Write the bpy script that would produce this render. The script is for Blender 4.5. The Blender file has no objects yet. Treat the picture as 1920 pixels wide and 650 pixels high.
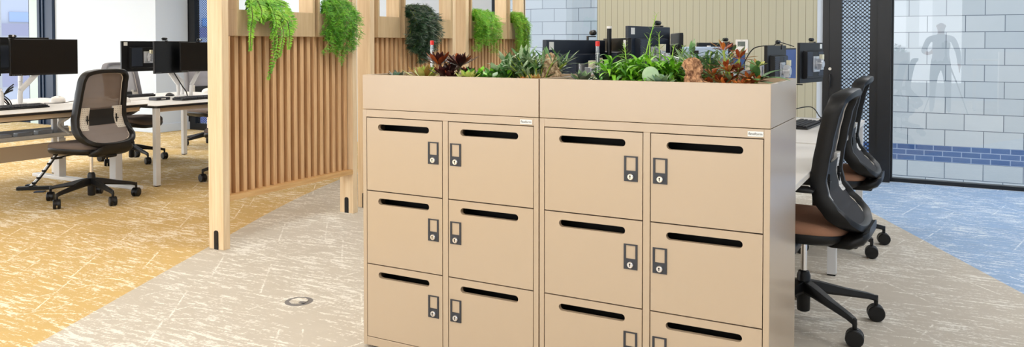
import bpy, bmesh, math, random
from mathutils import Vector, Matrix, noise as mnoise
R = random.Random(7)
PI = math.pi
S = bpy.context.scene
COL = S.collection
V = Vector

# ------------------------------------------------------------------ materials
def lin(c):
    return tuple(((x/12.92) if x <= .04045 else ((x+.055)/1.055)**2.4) for x in c)
def rgb(r, g, b): return lin((r/255, g/255, b/255)) + (1,)
def mat(name, col, rough=.5, metal=0, spec=.5, coat=0, coatr=.03, trans=0, emit=None, es=0, bump=None, var=None):
    m = bpy.data.materials.new(name); m.use_nodes = True
    nt = m.node_tree; b = nt.nodes['Principled BSDF']
    b.inputs['Base Color'].default_value = col; b.inputs['Roughness'].default_value = rough
    b.inputs['Metallic'].default_value = metal; b.inputs['Specular IOR Level'].default_value = spec
    b.inputs['Coat Weight'].default_value = coat; b.inputs['Coat Roughness'].default_value = coatr; b.inputs['Transmission Weight'].default_value = trans
    if emit: b.inputs['Emission Color'].default_value = emit; b.inputs['Emission Strength'].default_value = es
    if bump or var:
        tc = nt.nodes.new('ShaderNodeTexCoord'); n = nt.nodes.new('ShaderNodeTexNoise')
        nt.links.new(tc.outputs['Object'], n.inputs['Vector'])
        n.inputs['Scale'].default_value = (bump or var)[0]; n.inputs['Detail'].default_value = 3
        if bump:
            bp = nt.nodes.new('ShaderNodeBump'); bp.inputs['Strength'].default_value = bump[1]; bp.inputs['Distance'].default_value = .01
            nt.links.new(n.outputs['Fac'], bp.inputs['Height']); nt.links.new(bp.outputs['Normal'], b.inputs['Normal'])
        if var:
            r = nt.nodes.new('ShaderNodeValToRGB'); nt.links.new(n.outputs['Fac'], r.inputs['Fac'])
            r.color_ramp.elements[0].position = .35; r.color_ramp.elements[1].position = .65
            r.color_ramp.elements[0].color = var[1]; r.color_ramp.elements[1].color = col
            nt.links.new(r.outputs['Color'], b.inputs['Base Color'])
    return m
class NT:
    """small helper for shader graphs"""
    def __init__(s, name):
        s.m = bpy.data.materials.new(name); s.m.use_nodes = True; s.t = s.m.node_tree
        s.b = s.t.nodes['Principled BSDF']; s.out = s.t.nodes['Material Output']
    def n(s, typ, **k):
        x = s.t.nodes.new('ShaderNode'+typ)
        for a, v in k.items(): setattr(x, a, v)
        return x
    def l(s, a, b): s.t.links.new(a, b)
    def setv(s, inp, v):
        if hasattr(v, 'is_output'): s.l(v, inp)
        else: inp.default_value = v
    def math(s, op, a, b=0, c=None, clamp=False):
        x = s.n('Math', operation=op, use_clamp=clamp); s.setv(x.inputs[0], a); s.setv(x.inputs[1], b)
        if c is not None: s.setv(x.inputs[2], c)
        return x.outputs[0]
    def mix(s, f, a, b):
        x = s.n('Mix', data_type='RGBA'); s.setv(x.inputs[0], f); s.setv(x.inputs[6], a); s.setv(x.inputs[7], b)
        return x.outputs[2]
    def noise(s, vec, scale, detail=2, rough=.5):
        x = s.n('TexNoise'); s.l(vec, x.inputs['Vector']); x.inputs['Scale'].default_value = scale
        x.inputs['Detail'].default_value = detail; x.inputs['Roughness'].default_value = rough
        return x.outputs['Fac']
    def ramp(s, f, a, b):
        x = s.n('MapRange'); s.l(f, x.inputs[0]); x.inputs[1].default_value = a; x.inputs[2].default_value = b
        return x.outputs[0]
    def mapping(s, vec, rot=(0,0,0), scale=(1,1,1), loc=(0,0,0)):
        x = s.n('Mapping'); s.l(vec, x.inputs[0]); x.inputs[1].default_value = loc; x.inputs[2].default_value = rot; x.inputs[3].default_value = scale
        return x.outputs[0]

def wood(name, c1, c2, axis='z'):
    k = NT(name); tc = k.n('TexCoord').outputs['Object']
    sc = {'z': (26, 26, 1.1), 'x': (1.1, 26, 26), 'y': (26, 1.1, 26)}[axis]
    v = k.mapping(tc, scale=sc); f = k.noise(v, 1.6, 4, .6)
    v2 = k.mapping(tc, scale=tuple(q*5 for q in sc)); f2 = k.noise(v2, 1.5, 2)
    g = k.math('ADD', k.math('MULTIPLY', f, .75), k.math('MULTIPLY', f2, .25))
    k.l(k.mix(k.ramp(g, .36, .64), c2, c1), k.b.inputs['Base Color'])
    k.b.inputs['Roughness'].default_value = .5
    return k.m

def carpet():
    k = NT('carpet'); geo = k.n('NewGeometry').outputs['Position']
    sp = k.n('SeparateXYZ'); k.l(geo, sp.inputs[0]); x, y = sp.outputs[0], sp.outputs[1]
    ex = k.math('MAXIMUM', k.math('SUBTRACT', y, 1.5), 0)
    yb = k.math('ADD', k.math('MULTIPLY_ADD', y, -.462, -1.565), k.math('MULTIPLY', k.math('MULTIPLY', ex, ex), .045))
    yel = k.math('LESS_THAN', x, yb)
    bb = k.math('MULTIPLY_ADD', k.math('SUBTRACT', y, 2.21), -.475, 2.558)
    blu = k.math('GREATER_THAN', x, bb)
    col = k.mix(yel, rgb(196, 187, 173), rgb(206, 174, 114)); col = k.mix(blu, col, rgb(154, 180, 212))
    mott = k.noise(geo, 9, 3)
    wob = k.n('TexNoise'); k.l(geo, wob.inputs['Vector']); wob.inputs['Scale'].default_value = 2.2
    wv = k.n('VectorMath', operation='MULTIPLY_ADD'); k.l(wob.outputs['Color'], wv.inputs[0]); wv.inputs[1].default_value = (.05, .05, 0); k.l(geo, wv.inputs[2])
    fine = k.noise(geo, 60, 3, .7)
    total = None
    # ragged brushed patches along three directions
    fine2 = k.noise(geo, 130, 2, .7)
    for i, (ang, th) in enumerate([(10, .555), (-52, .575), (75, .60)]):
        v = k.mapping(wv.outputs[0], rot=(0, 0, math.radians(-ang)), scale=(5.5, 34, 1), loc=(i*3.1, i*1.7, 0))
        a = k.noise(v, 1.0, 6, .75)
        a = k.math('ADD', a, k.math('MULTIPLY', k.math('SUBTRACT', fine, .5), .34))
        reg = k.noise(k.mapping(geo, loc=(i*5, 2, 0)), 2.2, 3)
        a = k.math('ADD', a, k.math('MULTIPLY', k.math('SUBTRACT', reg, .5), .40))
        a = k.ramp(a, th, th+.06)
        a = k.math('MULTIPLY', a, .8)
        total = a if total is None else k.math('MAXIMUM', total, a)
    # thin ragged straight lines
    for i, (ang, pitch, L) in enumerate([(10, .33, .62), (-50, .37, .55), (77, .46, .6), (30, .9, .5)]):
        v = k.mapping(geo, rot=(0, 0, math.radians(-ang)), loc=(i*.77, i*.31, 0))
        s2 = k.n('SeparateXYZ'); k.l(v, s2.inputs[0]); u, w = s2.outputs[0], s2.outputs[1]
        wp = k.math('DIVIDE', w, pitch); row = k.math('FLOOR', wp)
        wn = k.n('TexWhiteNoise', noise_dimensions='1D'); k.l(row, wn.inputs['W'])
        uu = k.math('ADD', k.math('DIVIDE', u, L), k.math('MULTIPLY', wn.outputs['Value'], 7.0)); seg = k.math('FLOOR', uu)
        cb = k.n('CombineXYZ'); k.l(row, cb.inputs[0]); k.l(seg, cb.inputs[1])
        wn2 = k.n('TexWhiteNoise', noise_dimensions='2D'); k.l(cb.outputs[0], wn2.inputs['Vector'])
        off = k.math('MULTIPLY_ADD', wn2.outputs['Value'], .8, .1)
        d = k.math('ABSOLUTE', k.math('SUBTRACT', k.math('FRACT', wp), off)); d = k.math('MULTIPLY', d, pitch)
        wid = k.math('MULTIPLY_ADD', k.math('SUBTRACT', k.math('ADD', k.math('MULTIPLY', fine, .5), k.math('MULTIPLY', fine2, .5)), .5), .05, .0035)
        a = k.math('LESS_THAN', d, wid)
        sc2 = k.n('SeparateColor'); k.l(wn2.outputs['Color'], sc2.inputs[0])
        on = k.math('LESS_THAN', sc2.outputs[1], .6)
        brk = k.ramp(k.noise(k.mapping(geo, loc=(i*2, 0, 0)), 7, 3, .7), .42, .56); a = k.math('MULTIPLY', k.math('MULTIPLY', k.math('MULTIPLY', a, on), brk), .9)
        total = k.math('MAXIMUM', total, a)
    col = k.mix(k.math('MULTIPLY', k.ramp(mott, .3, .75), .12), col, rgb(150, 140, 120))
    wcol = k.mix(yel, rgb(236, 232, 222), rgb(248, 238, 216)); wcol = k.mix(blu, wcol, rgb(232, 238, 242))
    col = k.mix(total, col, wcol)
    k.l(col, k.b.inputs['Base Color']); k.b.inputs['Roughness'].default_value = .95; k.b.inputs['Specular IOR Level'].default_value = .15
    bp = k.n('Bump'); bp.inputs['Strength'].default_value = .25; bp.inputs['Distance'].default_value = .004
    k.l(fine, bp.inputs['Height']); k.l(bp.outputs[0], k.b.inputs['Normal'])
    return k.m

def blockwall():
    k = NT('courtyard_blockwork'); tc = k.n('NewGeometry').outputs['Position']
    s = k.n('SeparateXYZ'); k.l(tc, s.inputs[0]); c = k.n('CombineXYZ'); k.l(s.outputs[0], c.inputs[0]); k.l(s.outputs[2], c.inputs[1])
    v = k.mapping(c.outputs[0], loc=(.19, .385, 0))
    br = k.n('TexBrick'); k.l(v, br.inputs['Vector']); br.inputs['Scale'].default_value = 1
    br.inputs['Brick Width'].default_value = .475; br.inputs['Row Height'].default_value = .232
    br.inputs['Mortar Size'].default_value = .005; br.inputs['Mortar Smooth'].default_value = 0
    br.inputs['Color1'].default_value = rgb(200, 203, 202); br.inputs['Color2'].default_value = rgb(186, 191, 192); br.inputs['Mortar'].default_value = rgb(84, 92, 104)
    b2 = k.n('TexBrick'); k.l(v, b2.inputs['Vector']); b2.inputs['Scale'].default_value = 1
    b2.inputs['Brick Width'].default_value = .235; b2.inputs['Row Height'].default_value = .0785
    b2.inputs['Mortar Size'].default_value = .006; b2.inputs['Mortar Smooth'].default_value = 0
    b2.inputs['Color1'].default_value = rgb(44, 78, 132); b2.inputs['Color2'].default_value = rgb(62, 92, 142); b2.inputs['Mortar'].default_value = rgb(150, 165, 190)
    band = k.math('MULTIPLY', k.math('GREATER_THAN', s.outputs[2], -.385), k.math('LESS_THAN', s.outputs[2], -.15))
    col = k.mix(band, br.outputs['Color'], b2.outputs['Color'])
    nz = k.noise(tc, 3, 4)
    col = k.mix(k.math('MULTIPLY', nz, .25), col, rgb(150, 165, 170))
    k.l(col, k.b.inputs['Base Color']); k.b.inputs['Roughness'].default_value = .9
    return k.m

def glass(name, tint=(.93, .94, .93, 1), refl=.05):
    k = NT(name); k.t.nodes.remove(k.b)
    tr = k.n('BsdfTransparent'); tr.inputs[0].default_value = tint
    gl = k.n('BsdfGlossy'); gl.inputs['Roughness'].default_value = 0
    fr = k.n('Fresnel'); fr.inputs[0].default_value = 1.5
    f = k.math('ADD', k.math('MULTIPLY', fr.outputs[0], 1.6), refl, clamp=True)
    mx = k.n('MixShader'); k.l(f, mx.inputs[0]); k.l(tr.outputs[0], mx.inputs[1]); k.l(gl.outputs[0], mx.inputs[2])
    k.l(mx.outputs[0], k.out.inputs[0]); return k.m

def dotfilm(name):
    """black manifestation film with a staggered pattern of round clear dots"""
    k = NT(name); k.b.inputs['Base Color'].default_value = rgb(16, 17, 20); k.b.inputs['Roughness'].default_value = .4
    pos = k.n('NewGeometry').outputs['Position']; s = k.n('SeparateXYZ'); k.l(pos, s.inputs[0])
    px, pz, r = .039, .036, .0106
    def grid(ox, oz):
        a = k.math('SUBTRACT', k.math('FRACT', k.math('ADD', k.math('DIVIDE', s.outputs[0], px), ox)), .5); a = k.math('MULTIPLY', a, px)
        b = k.math('SUBTRACT', k.math('FRACT', k.math('ADD', k.math('DIVIDE', s.outputs[2], pz), oz)), .5); b = k.math('MULTIPLY', b, pz)
        return k.math('LESS_THAN', k.math('ADD', k.math('MULTIPLY', a, a), k.math('MULTIPLY', b, b)), r*r)
    dots = k.math('MAXIMUM', grid(0, 0), grid(.5, .5))
    tr = k.n('BsdfTransparent'); tr.inputs[0].default_value = (.82, .9, 1, 1); mx = k.n('MixShader')
    k.l(dots, mx.inputs[0]); k.l(k.b.outputs[0], mx.inputs[1]); k.l(tr.outputs[0], mx.inputs[2]); k.l(mx.outputs[0], k.out.inputs[0])
    return k.m

def meshfabric(name, col, alpha):
    k = NT(name); k.b.inputs['Base Color'].default_value = col; k.b.inputs['Roughness'].default_value = .8
    tr = k.n('BsdfTransparent'); mx = k.n('MixShader'); mx.inputs[0].default_value = alpha
    k.l(k.b.outputs[0], mx.inputs[1]); k.l(tr.outputs[0], mx.inputs[2]); k.l(mx.outputs[0], k.out.inputs[0])
    return k.m

def dotplate(name):
    k = NT(name); tc = k.n('TexCoord').outputs['Object']; s = k.n('SeparateXYZ'); k.l(tc, s.inputs[0])
    def g(o, p): return k.math('MULTIPLY', k.math('SUBTRACT', k.math('FRACT', k.math('DIVIDE', o, p)), .5), p)
    a, b = g(s.outputs[0], .016), g(s.outputs[2], .016)
    d = k.math('LESS_THAN', k.math('ADD', k.math('MULTIPLY', a, a), k.math('MULTIPLY', b, b)), .0027**2)
    k.l(k.mix(d, rgb(226, 222, 214), rgb(110, 105, 100)), k.b.inputs['Base Color']); k.b.inputs['Roughness'].default_value = .45
    return k.m

def panelled(name, col, seam, pitch, x0):
    k = NT(name); pos = k.n('NewGeometry').outputs['Position']; s = k.n('SeparateXYZ'); k.l(pos, s.inputs[0])
    f = k.math('FRACT', k.math('DIVIDE', k.math('SUBTRACT', s.outputs[0], x0), pitch))
    d = k.math('LESS_THAN', f, .05)
    nz = k.noise(k.mapping(pos, scale=(150, 1, 3)), 1, 2)
    c = k.mix(k.math('MULTIPLY', nz, .3), col, rgb(174, 168, 142)); k.l(k.mix(d, c, seam), k.b.inputs['Base Color'])
    k.b.inputs['Roughness'].default_value = .75
    return k.m

M = dict(
 locker=mat('sand_powder_coat', rgb(185, 163, 136), .34, spec=.6, coat=.5, coatr=.16),
 locker_in=mat('locker_interior', rgb(24, 20, 17), .8),
 lockplate=mat('charcoal_lock_plastic', rgb(44, 46, 52), .45),
 chrome=mat('chrome', (.82, .82, .84, 1), .2, 1),
 satin=mat('satin_aluminium', (.7, .71, .73, 1), .35, .85),
 rib=mat('vent_rib_highlight', rgb(52, 60, 74), .5),  # paler than the housing, paints in the highlight along the ribs
 black=mat('black_plastic', rgb(13, 13, 14), .42, spec=.4),
 blackm=mat('black_matt', rgb(20, 20, 21), .7),
 bluehousing=mat('dark_blue_housing', rgb(24, 34, 48), .45),
 screen=mat('monitor_glass', rgb(7, 7, 8), .3, spec=.3),
 skyscreen=mat('sky_reflection_screen', rgb(44, 78, 144), .35),  # blue window light mirrored in dark glass, painted as base colour
 white=mat('white_laminate', rgb(236, 232, 226), .35),
 whitemetal=mat('white_metal', rgb(226, 226, 226), .35),
 wallwhite=mat('white_wall_paint', rgb(210, 220, 232), .85),
 ceil=mat('white_ceiling_paint', rgb(235, 235, 235), .9),
 beam=mat('beige_metal', rgb(206, 186, 160), .45),
 edge=mat('black_edge_band', rgb(22, 20, 19), .5),
 navy=mat('navy_frame', rgb(20, 40, 66), .4),
 frame=mat('black_door_frame', rgb(18, 19, 22), .4),
 reveal=mat('pale_green_reveal', rgb(196, 212, 210), .7),
 greyframe=mat('grey_frame_plastic', rgb(110, 108, 112), .6),
 cushion=mat('warm_brown_fabric', rgb(176, 128, 100), .9, bump=(300, .3)),
 cushion2=mat('taupe_fabric', rgb(112, 99, 92), .9, bump=(300, .3)),
 pad=mat('grey_pad_fabric', rgb(146, 138, 136), .9, bump=(300, .3)),
 padd=mat('dark_pad_fabric', rgb(52, 52, 55), .9, bump=(300, .3)),
 cream=mat('cream_trim', rgb(228, 220, 206), .5),
 meshb=meshfabric('brown_grey_mesh', rgb(120, 106, 97), .05),
 meshg=meshfabric('light_grey_mesh', rgb(150, 147, 150), .1),
 meshd=meshfabric('dark_grey_mesh', rgb(38, 38, 40), .12),
 plate=dotplate('white_perforated_plastic'),
 oak=wood('oak', rgb(238, 214, 178), rgb(220, 190, 148)),
 oaks=wood('oak_slat', rgb(226, 186, 138), rgb(196, 152, 106)),
 oaky=wood('oak_rail', rgb(218, 178, 122), rgb(194, 148, 92), 'y'),
 oakv=wood('oak_veneer', rgb(204, 178, 138), rgb(190, 162, 122)),
 oaki=wood('pale_oak_lining', rgb(238, 214, 176), rgb(224, 194, 150)),
 sticker=mat('sticker_white', rgb(232, 232, 226), .6),
 text=mat('print_grey', rgb(88, 88, 88), .6),
 red=mat('red_plastic', rgb(225, 40, 28), .4),
 clear=glass('clear_tube', (.9, .92, .92, 1), .12),
 yel=mat('cream_clip', rgb(232, 226, 196), .5),
 dev=mat('pale_blue_casing', rgb(172, 190, 214), .45),
 cable=mat('cable_black', rgb(16, 16, 17), .5),
 cablew=mat('cable_grey', rgb(190, 190, 186), .5),
 lcd=mat('lcd_grey_green', rgb(84, 92, 84), .3),
 gravel=mat('gravel', rgb(205, 186, 152), .95, var=(60, rgb(120, 100, 74)), bump=(60, 1)),
 rock=mat('weathered_bark', rgb(226, 200, 160), .9, var=(38, rgb(120, 84, 54)), bump=(70, 1)),
 bark=mat('reddish_bark', rgb(214, 164, 120), .9, var=(42, rgb(96, 56, 34)), bump=(70, 1)),
 skin=mat('skin', rgb(214, 160, 135), .6), shirt=mat('grey_shirt', rgb(190, 190, 200), .9), trouser=mat('dark_trousers', rgb(44, 48, 60), .9),
 carpet=carpet(), block=blockwall(), glass=glass('window_glass'), film=dotfilm('dotted_film'),
 green=panelled('sage_timber_panelling', rgb(196, 192, 168), rgb(128, 122, 100), .0705, -1.22),
 lamp=mat('lamp_diffuser', (1, 1, 1, 1), .5, emit=(1, .97, .92, 1), es=5),
 pave=mat('courtyard_paving', rgb(170, 176, 184), .9),
 bandl=mat('facade_lilac', rgb(98, 106, 150), .8), bandw=mat('facade_white', rgb(150, 164, 190), .8), bandg=mat('facade_glazing', rgb(96, 140, 196), .25),
 ground=mat('floor_box_grey', rgb(120, 118, 118), .45),
)
def leafm(name, a, b, rough=.45): return mat(name, rgb(*a), rough, var=(22, rgb(*b)))
L = dict(
 bright=leafm('bright_green_leaf', (150, 212, 52), (100, 178, 36)), mid=leafm('mid_green_leaf', (104, 160, 62), (60, 118, 42)),
 fern=leafm('fern_leaf', (160, 206, 66), (96, 160, 44)), feather=leafm('feathery_leaf', (140, 206, 60), (88, 166, 40)), lime=leafm('lime_leaf', (168, 206, 66), (120, 176, 44)),
 dark=leafm('dark_leaf', (64, 100, 62), (30, 62, 40)), greyg=leafm('grey_green_leaf', (172, 192, 150), (98, 136, 84)),
 blueg=leafm('blue_green_leaf', (128, 160, 138), (84, 122, 100)), jade=leafm('jade_leaf', (112, 158, 90), (62, 112, 58)),
 sage=leafm('pale_round_leaf', (172, 198, 158), (150, 182, 138)),
 red=leafm('dark_red_leaf', (70, 24, 20), (34, 12, 14)), orange=leafm('orange_leaf', (228, 140, 62), (160, 74, 32)),
 rust=leafm('rust_leaf', (176, 84, 38), (104, 40, 24)), yg=leafm('yellow_green_leaf', (206, 204, 110), (152, 172, 70)),
 tip=leafm('pinkish_leaf', (196, 136, 78), (150, 130, 60)), silver=leafm('silver_grey_leaf', (120, 132, 112), (56, 72, 58)),
 stem=mat('green_stem', rgb(150, 172, 70), .6), woody=mat('woody_stem', rgb(86, 66, 44), .8))

# ------------------------------------------------------------------ mesh builder
class MB:
    def __init__(s): s.v = []; s.f = []; s.mi = []; s.mats = []; s.cur = 0; s.X = None
    def use(s, m):
        if m not in s.mats: s.mats.append(m)
        s.cur = s.mats.index(m); return s
    def pt(s, p):
        p = V(p)
        if s.X is not None: p = s.X @ p
        s.v.append(tuple(p)); return len(s.v)-1
    def face(s, ids): s.f.append(tuple(ids)); s.mi.append(s.cur)
    def poly(s, pts): s.face([s.pt(p) for p in pts])
    def box(s, x0, x1, y0, y1, z0, z1):
        a = [s.pt(p) for p in ((x0,y0,z0),(x1,y0,z0),(x1,y1,z0),(x0,y1,z0),(x0,y0,z1),(x1,y0,z1),(x1,y1,z1),(x0,y1,z1))]
        for q in ((3,2,1,0),(4,5,6,7),(0,1,5,4),(1,2,6,5),(2,3,7,6),(3,0,4,7)): s.face([a[i] for i in q])
        return s
    def cbox(s, c, sx, sy, sz): return s.box(c[0]-sx/2, c[0]+sx/2, c[1]-sy/2, c[1]+sy/2, c[2]-sz/2, c[2]+sz/2)
    def loft(s, rings, cap=True, closed=False):
        ids = [[s.pt(p) for p in r] for r in rings]; n = len(ids[0])
        rng = range(len(ids)) if closed else range(len(ids)-1)
        for i in rng:
            a, b = ids[i], ids[(i+1) % len(ids)]
            for j in range(n): s.face((a[j], a[(j+1)%n], b[(j+1)%n], b[j]))
        if cap and not closed: s.face(ids[0][::-1]); s.face(ids[-1])
        return s
    def tube(s, pts, r, n=8, closed=False, sec=None, up=(0,0,1), cap=True):
        pts = [V(p) for p in pts]; rs = r if isinstance(r, (list, tuple)) else [r]*len(pts); rings = []; N = len(pts)
        prev = None
        for i, p in enumerate(pts):
            if closed: t = pts[(i+1)%N]-pts[i-1]
            else: t = pts[min(i+1, N-1)]-pts[max(i-1, 0)]
            t = t.normalized() if t.length > 1e-9 else V((0,0,1))
            if up == 'Y': a = t.cross(V((0,1,0))).normalized()
            elif prev is None:
                u = V(up); 
                if abs(u.dot(t)) > .95: u = V((1,0,0))
                a = t.cross(u).normalized()
            else:
                a = prev-t*prev.dot(t); a = a.normalized() if a.length > 1e-6 else t.orthogonal().normalized()

            prev = a; b = a.cross(t)
            ring = []
            for j in range(n):
                th = 2*PI*j/n
                ca, sb = math.cos(th), math.sin(th)
                if sec: ca = math.copysign(abs(ca)**sec[2], ca)*sec[0]; sb = math.copysign(abs(sb)**sec[2], sb)*sec[1]
                ring.append(p+(a*ca+b*sb)*rs[i])
            rings.append(ring)
        return s.loft(rings, cap=cap, closed=closed)
    def cyl(s, c, r, h, n=24, axis='z', r2=None):
        r2 = r if r2 is None else r2; c = V(c); d = {'x': V((1,0,0)), 'y': V((0,1,0)), 'z': V((0,0,1))}[axis]
        return s.tube([c, c+d*h], [r, r2], n)
    def lathe(s, prof, c=(0,0,0), n=28, axis='z'):
        rings = []
        for r, h in prof:
            ring = []
            for j in range(n):
                th = 2*PI*j/n; a, b = r*math.cos(th), r*math.sin(th)
                p = {'z': (a, b, h), 'y': (a, h, -b), 'x': (h, a, b)}[axis]
                ring.append((c[0]+p[0], c[1]+p[1], c[2]+p[2]))
            rings.append(ring)
        return s.loft(rings)
    def prism(s, poly, h, axis='y', base=0):
        """poly of 2-D points extruded along axis"""
        def P(q, t): return {'y': (q[0], t, q[1]), 'x': (t, q[0], q[1]), 'z': (q[0], q[1], t)}[axis]
        return s.loft([[P(q, base) for q in poly], [P(q, base+h) for q in poly]])
    def grid(s, fn, nu, nv):
        ids = [[s.pt(fn(i/nu, j/nv)) for j in range(nv+1)] for i in range(nu+1)]
        for i in range(nu):
            for j in range(nv): s.face((ids[i][j], ids[i+1][j], ids[i+1][j+1], ids[i][j+1]))
        return s
    def leaf(s, p, d, Ln, W, bend=0.0, T=None, up=None, n=5, tipw=0.0, peak=.45):
        """fleshy leaf: curved spine, diamond section"""
        p = V(p); d = V(d).normalized(); up = V(up) if up else V((0,0,1)); side = d.cross(up)
        if side.length < 1e-4: side = V((1,0,0))
        side.normalize(); nor = side.cross(d).normalized(); T = W*.22 if T is None else T
        rings = []; q = p.copy(); dd = d.copy()
        for i in range(n+1):
            t = i/n
            w = W*.5*(math.sin(PI*min(1, (t/peak)*.5)) if t < peak else math.cos(PI*.5*(t-peak)/(1-peak))**.8)
            w = max(w, W*.04+tipw*W*(t > .9)); th = T*.5*max(.15, w/(W*.5))
            nn = side.cross(dd).normalized()
            rings.append([q+side*w, q+nn*th*.4-side*0, q-side*w, q-nn*th])
            q = q+dd*(Ln/n); dd = (Matrix.Rotation(-bend/n, 3, side) @ dd).normalized()
        return s.loft(rings)
    def flat(s, p, d, Ln, W, up=(0,0,1), bend=0):
        p = V(p); d = V(d).normalized(); side = d.cross(V(up)); side = side.normalized() if side.length > 1e-4 else V((1,0,0))
        m = p+d*Ln*.45; d2 = (d-V((0,0,1))*bend).normalized(); e = m+d2*Ln*.55
        s.poly([p, m+side*W*.5, e, m-side*W*.5]); return s
    def mesh(s, name='m'):
        me = bpy.data.meshes.new(name); me.from_pydata(s.v, [], s.f)
        for m in s.mats: me.materials.append(m)
        if s.mats: me.polygons.foreach_set('material_index', s.mi)
        me.update(); return me
    def build(s, name, m=None, parent=None, bevel=0, smooth=0, loc=None, seg=2):
        if m is not None: s.mats = [m]; s.mi = [0]*len(s.f)
        me = s.mesh(name)
        bm = bmesh.new(); bm.from_mesh(me); bmesh.ops.recalc_face_normals(bm, faces=bm.faces); bm.to_mesh(me); bm.free()
        return link(name, me, parent, bevel, smooth, loc, seg)
def link(name, me, parent=None, bevel=0, smooth=0, loc=None, seg=2):
    o = bpy.data.objects.new(name, me); COL.objects.link(o)
    if parent: o.parent = parent
    if loc is not None: o.location = loc
    if bevel:
        b = o.modifiers.new('bevel', 'BEVEL'); b.width = bevel; b.segments = seg; b.limit_method = 'ANGLE'; b.angle_limit = .6
    if smooth or bevel:
        me.polygons.foreach_set('use_smooth', [True]*len(me.polygons))
        try: me.set_sharp_from_angle(angle=math.radians(smooth if smooth else 35))
        except Exception: pass
    return o
def tag(o, label=None, cat=None, group=None, kind=None):
    if label: o['label'] = label
    if cat: o['category'] = cat
    if group: o['group'] = group
    if kind: o['kind'] = kind
    return o
def thing(name, label, cat, loc=(0,0,0), rotz=0, group=None):
    o = bpy.data.objects.new(name, None); COL.objects.link(o); o.empty_display_size = .1
    o.location = loc; o.rotation_euler = (0, 0, rotz); return tag(o, label, cat, group)
def copy_tree(o, parent=None):
    c = o.copy(); COL.objects.link(c)
    if parent: c.parent = parent
    for ch in list(o.children): copy_tree(ch, c)
    return c
def dup(o, loc, rotz=0, label=None, group=None):
    c = copy_tree(o); c.location = loc; c.rotation_euler = (0, 0, rotz)
    if label: c['label'] = label
    if group: c['group'] = group
    return c
def struct(name, mb, m, **k):
    o = mb.build(name, m, **k); o['kind'] = 'structure'; return o
def catmull(pts, n=6, closed=False):
    pts = [V(p) for p in pts]; out = []; N = len(pts)
    for i in range(N if closed else N-1):
        g = (lambda j: pts[j % N]) if closed else (lambda j: pts[max(0, min(N-1, j))])
        a, b, c, d = g(i-1), g(i), g(i+1), g(i+2)
        for k in range(n):
            t = k/n; out.append(.5*((2*b)+(c-a)*t+(2*a-5*b+4*c-d)*t*t+(3*b-a-3*c+d)*t**3))
    if not closed: out.append(pts[-1])
    return out
def stadium(x0, x1, z0, z1, n=8):
    r = (z1-z0)/2; cz = (z0+z1)/2; out = []
    for i in range(n+1): a = -PI/2+PI*i/n; out.append((x1-r+r*math.cos(a), cz+r*math.sin(a)))
    for i in range(n+1): a = PI/2+PI*i/n; out.append((x0+r+r*math.cos(a), cz+r*math.sin(a)))
    return out
def plate_mesh(outer, holes, thick, name='plate'):
    """flat plate in the XZ plane with holes, front face at y=0, back at y=thick"""
    cu = bpy.data.curves.new(name, 'CURVE'); cu.dimensions = '2D'; cu.fill_mode = 'BOTH'; cu.extrude = thick/2
    for poly in [outer]+holes:
        sp = cu.splines.new('POLY'); sp.points.add(len(poly)-1); sp.use_cyclic_u = True
        for i, (x, z) in enumerate(poly): sp.points[i].co = (x, z, 0, 1)
    o = bpy.data.objects.new('tmp', cu); COL.objects.link(o)
    dg = bpy.context.evaluated_depsgraph_get(); me = bpy.data.meshes.new_from_object(o.evaluated_get(dg))
    bpy.data.objects.remove(o); bpy.data.curves.remove(cu)
    me.transform(Matrix.Translation((0, thick/2, 0)) @ Matrix.Rotation(PI/2, 4, 'X')); me.name = name
    return me
def text_mesh(txt, size, depth=.0006):
    cu = bpy.data.curves.new('t', 'FONT'); cu.body = txt; cu.size = size; cu.extrude = depth; cu.align_x = 'CENTER'; cu.align_y = 'CENTER'
    o = bpy.data.objects.new('tmp', cu); COL.objects.link(o)
    dg = bpy.context.evaluated_depsgraph_get(); me = bpy.data.meshes.new_from_object(o.evaluated_get(dg))
    bpy.data.objects.remove(o); bpy.data.curves.remove(cu)
    me.transform(Matrix.Rotation(PI/2, 4, 'X')); me.materials.clear(); return me
def rect(x0, x1, z0, z1): return [(x0, z0), (x1, z0), (x1, z1), (x0, z1)]

# ------------------------------------------------------------------ room
YW = 5.6; CH = 2.85
struct('floor', MB().box(-13, 6, -7, YW, -.12, 0), M['carpet'])
struct('ceiling', MB().box(-13, 6, -7, YW, CH, CH+.12), M['ceil'])
# far wall, left to right
struct('wall_left', MB().box(-10.38, -7.94, 5.0, YW, 0, CH), M['wallwhite'])
struct('baseboard_left', MB().box(-10.39, -7.925, 4.985, YW, 0, .12), M['wallwhite'], bevel=.004)
struct('wall_rear', MB().box(-7.2, -2.62, YW, YW+.15, 0, CH), M['wallwhite'])
struct('wall_panelled', MB().box(-1.245, 1.076, YW, YW+.15, 0, CH), M['green'])
struct('trim_1', MB().box(1.076, 1.13, YW-.01, YW+.15, 0, CH), M['wallwhite'])
struct('wall_right', MB().box(5.85, 6, -7, YW, 0, CH), M['wallwhite'])
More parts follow.
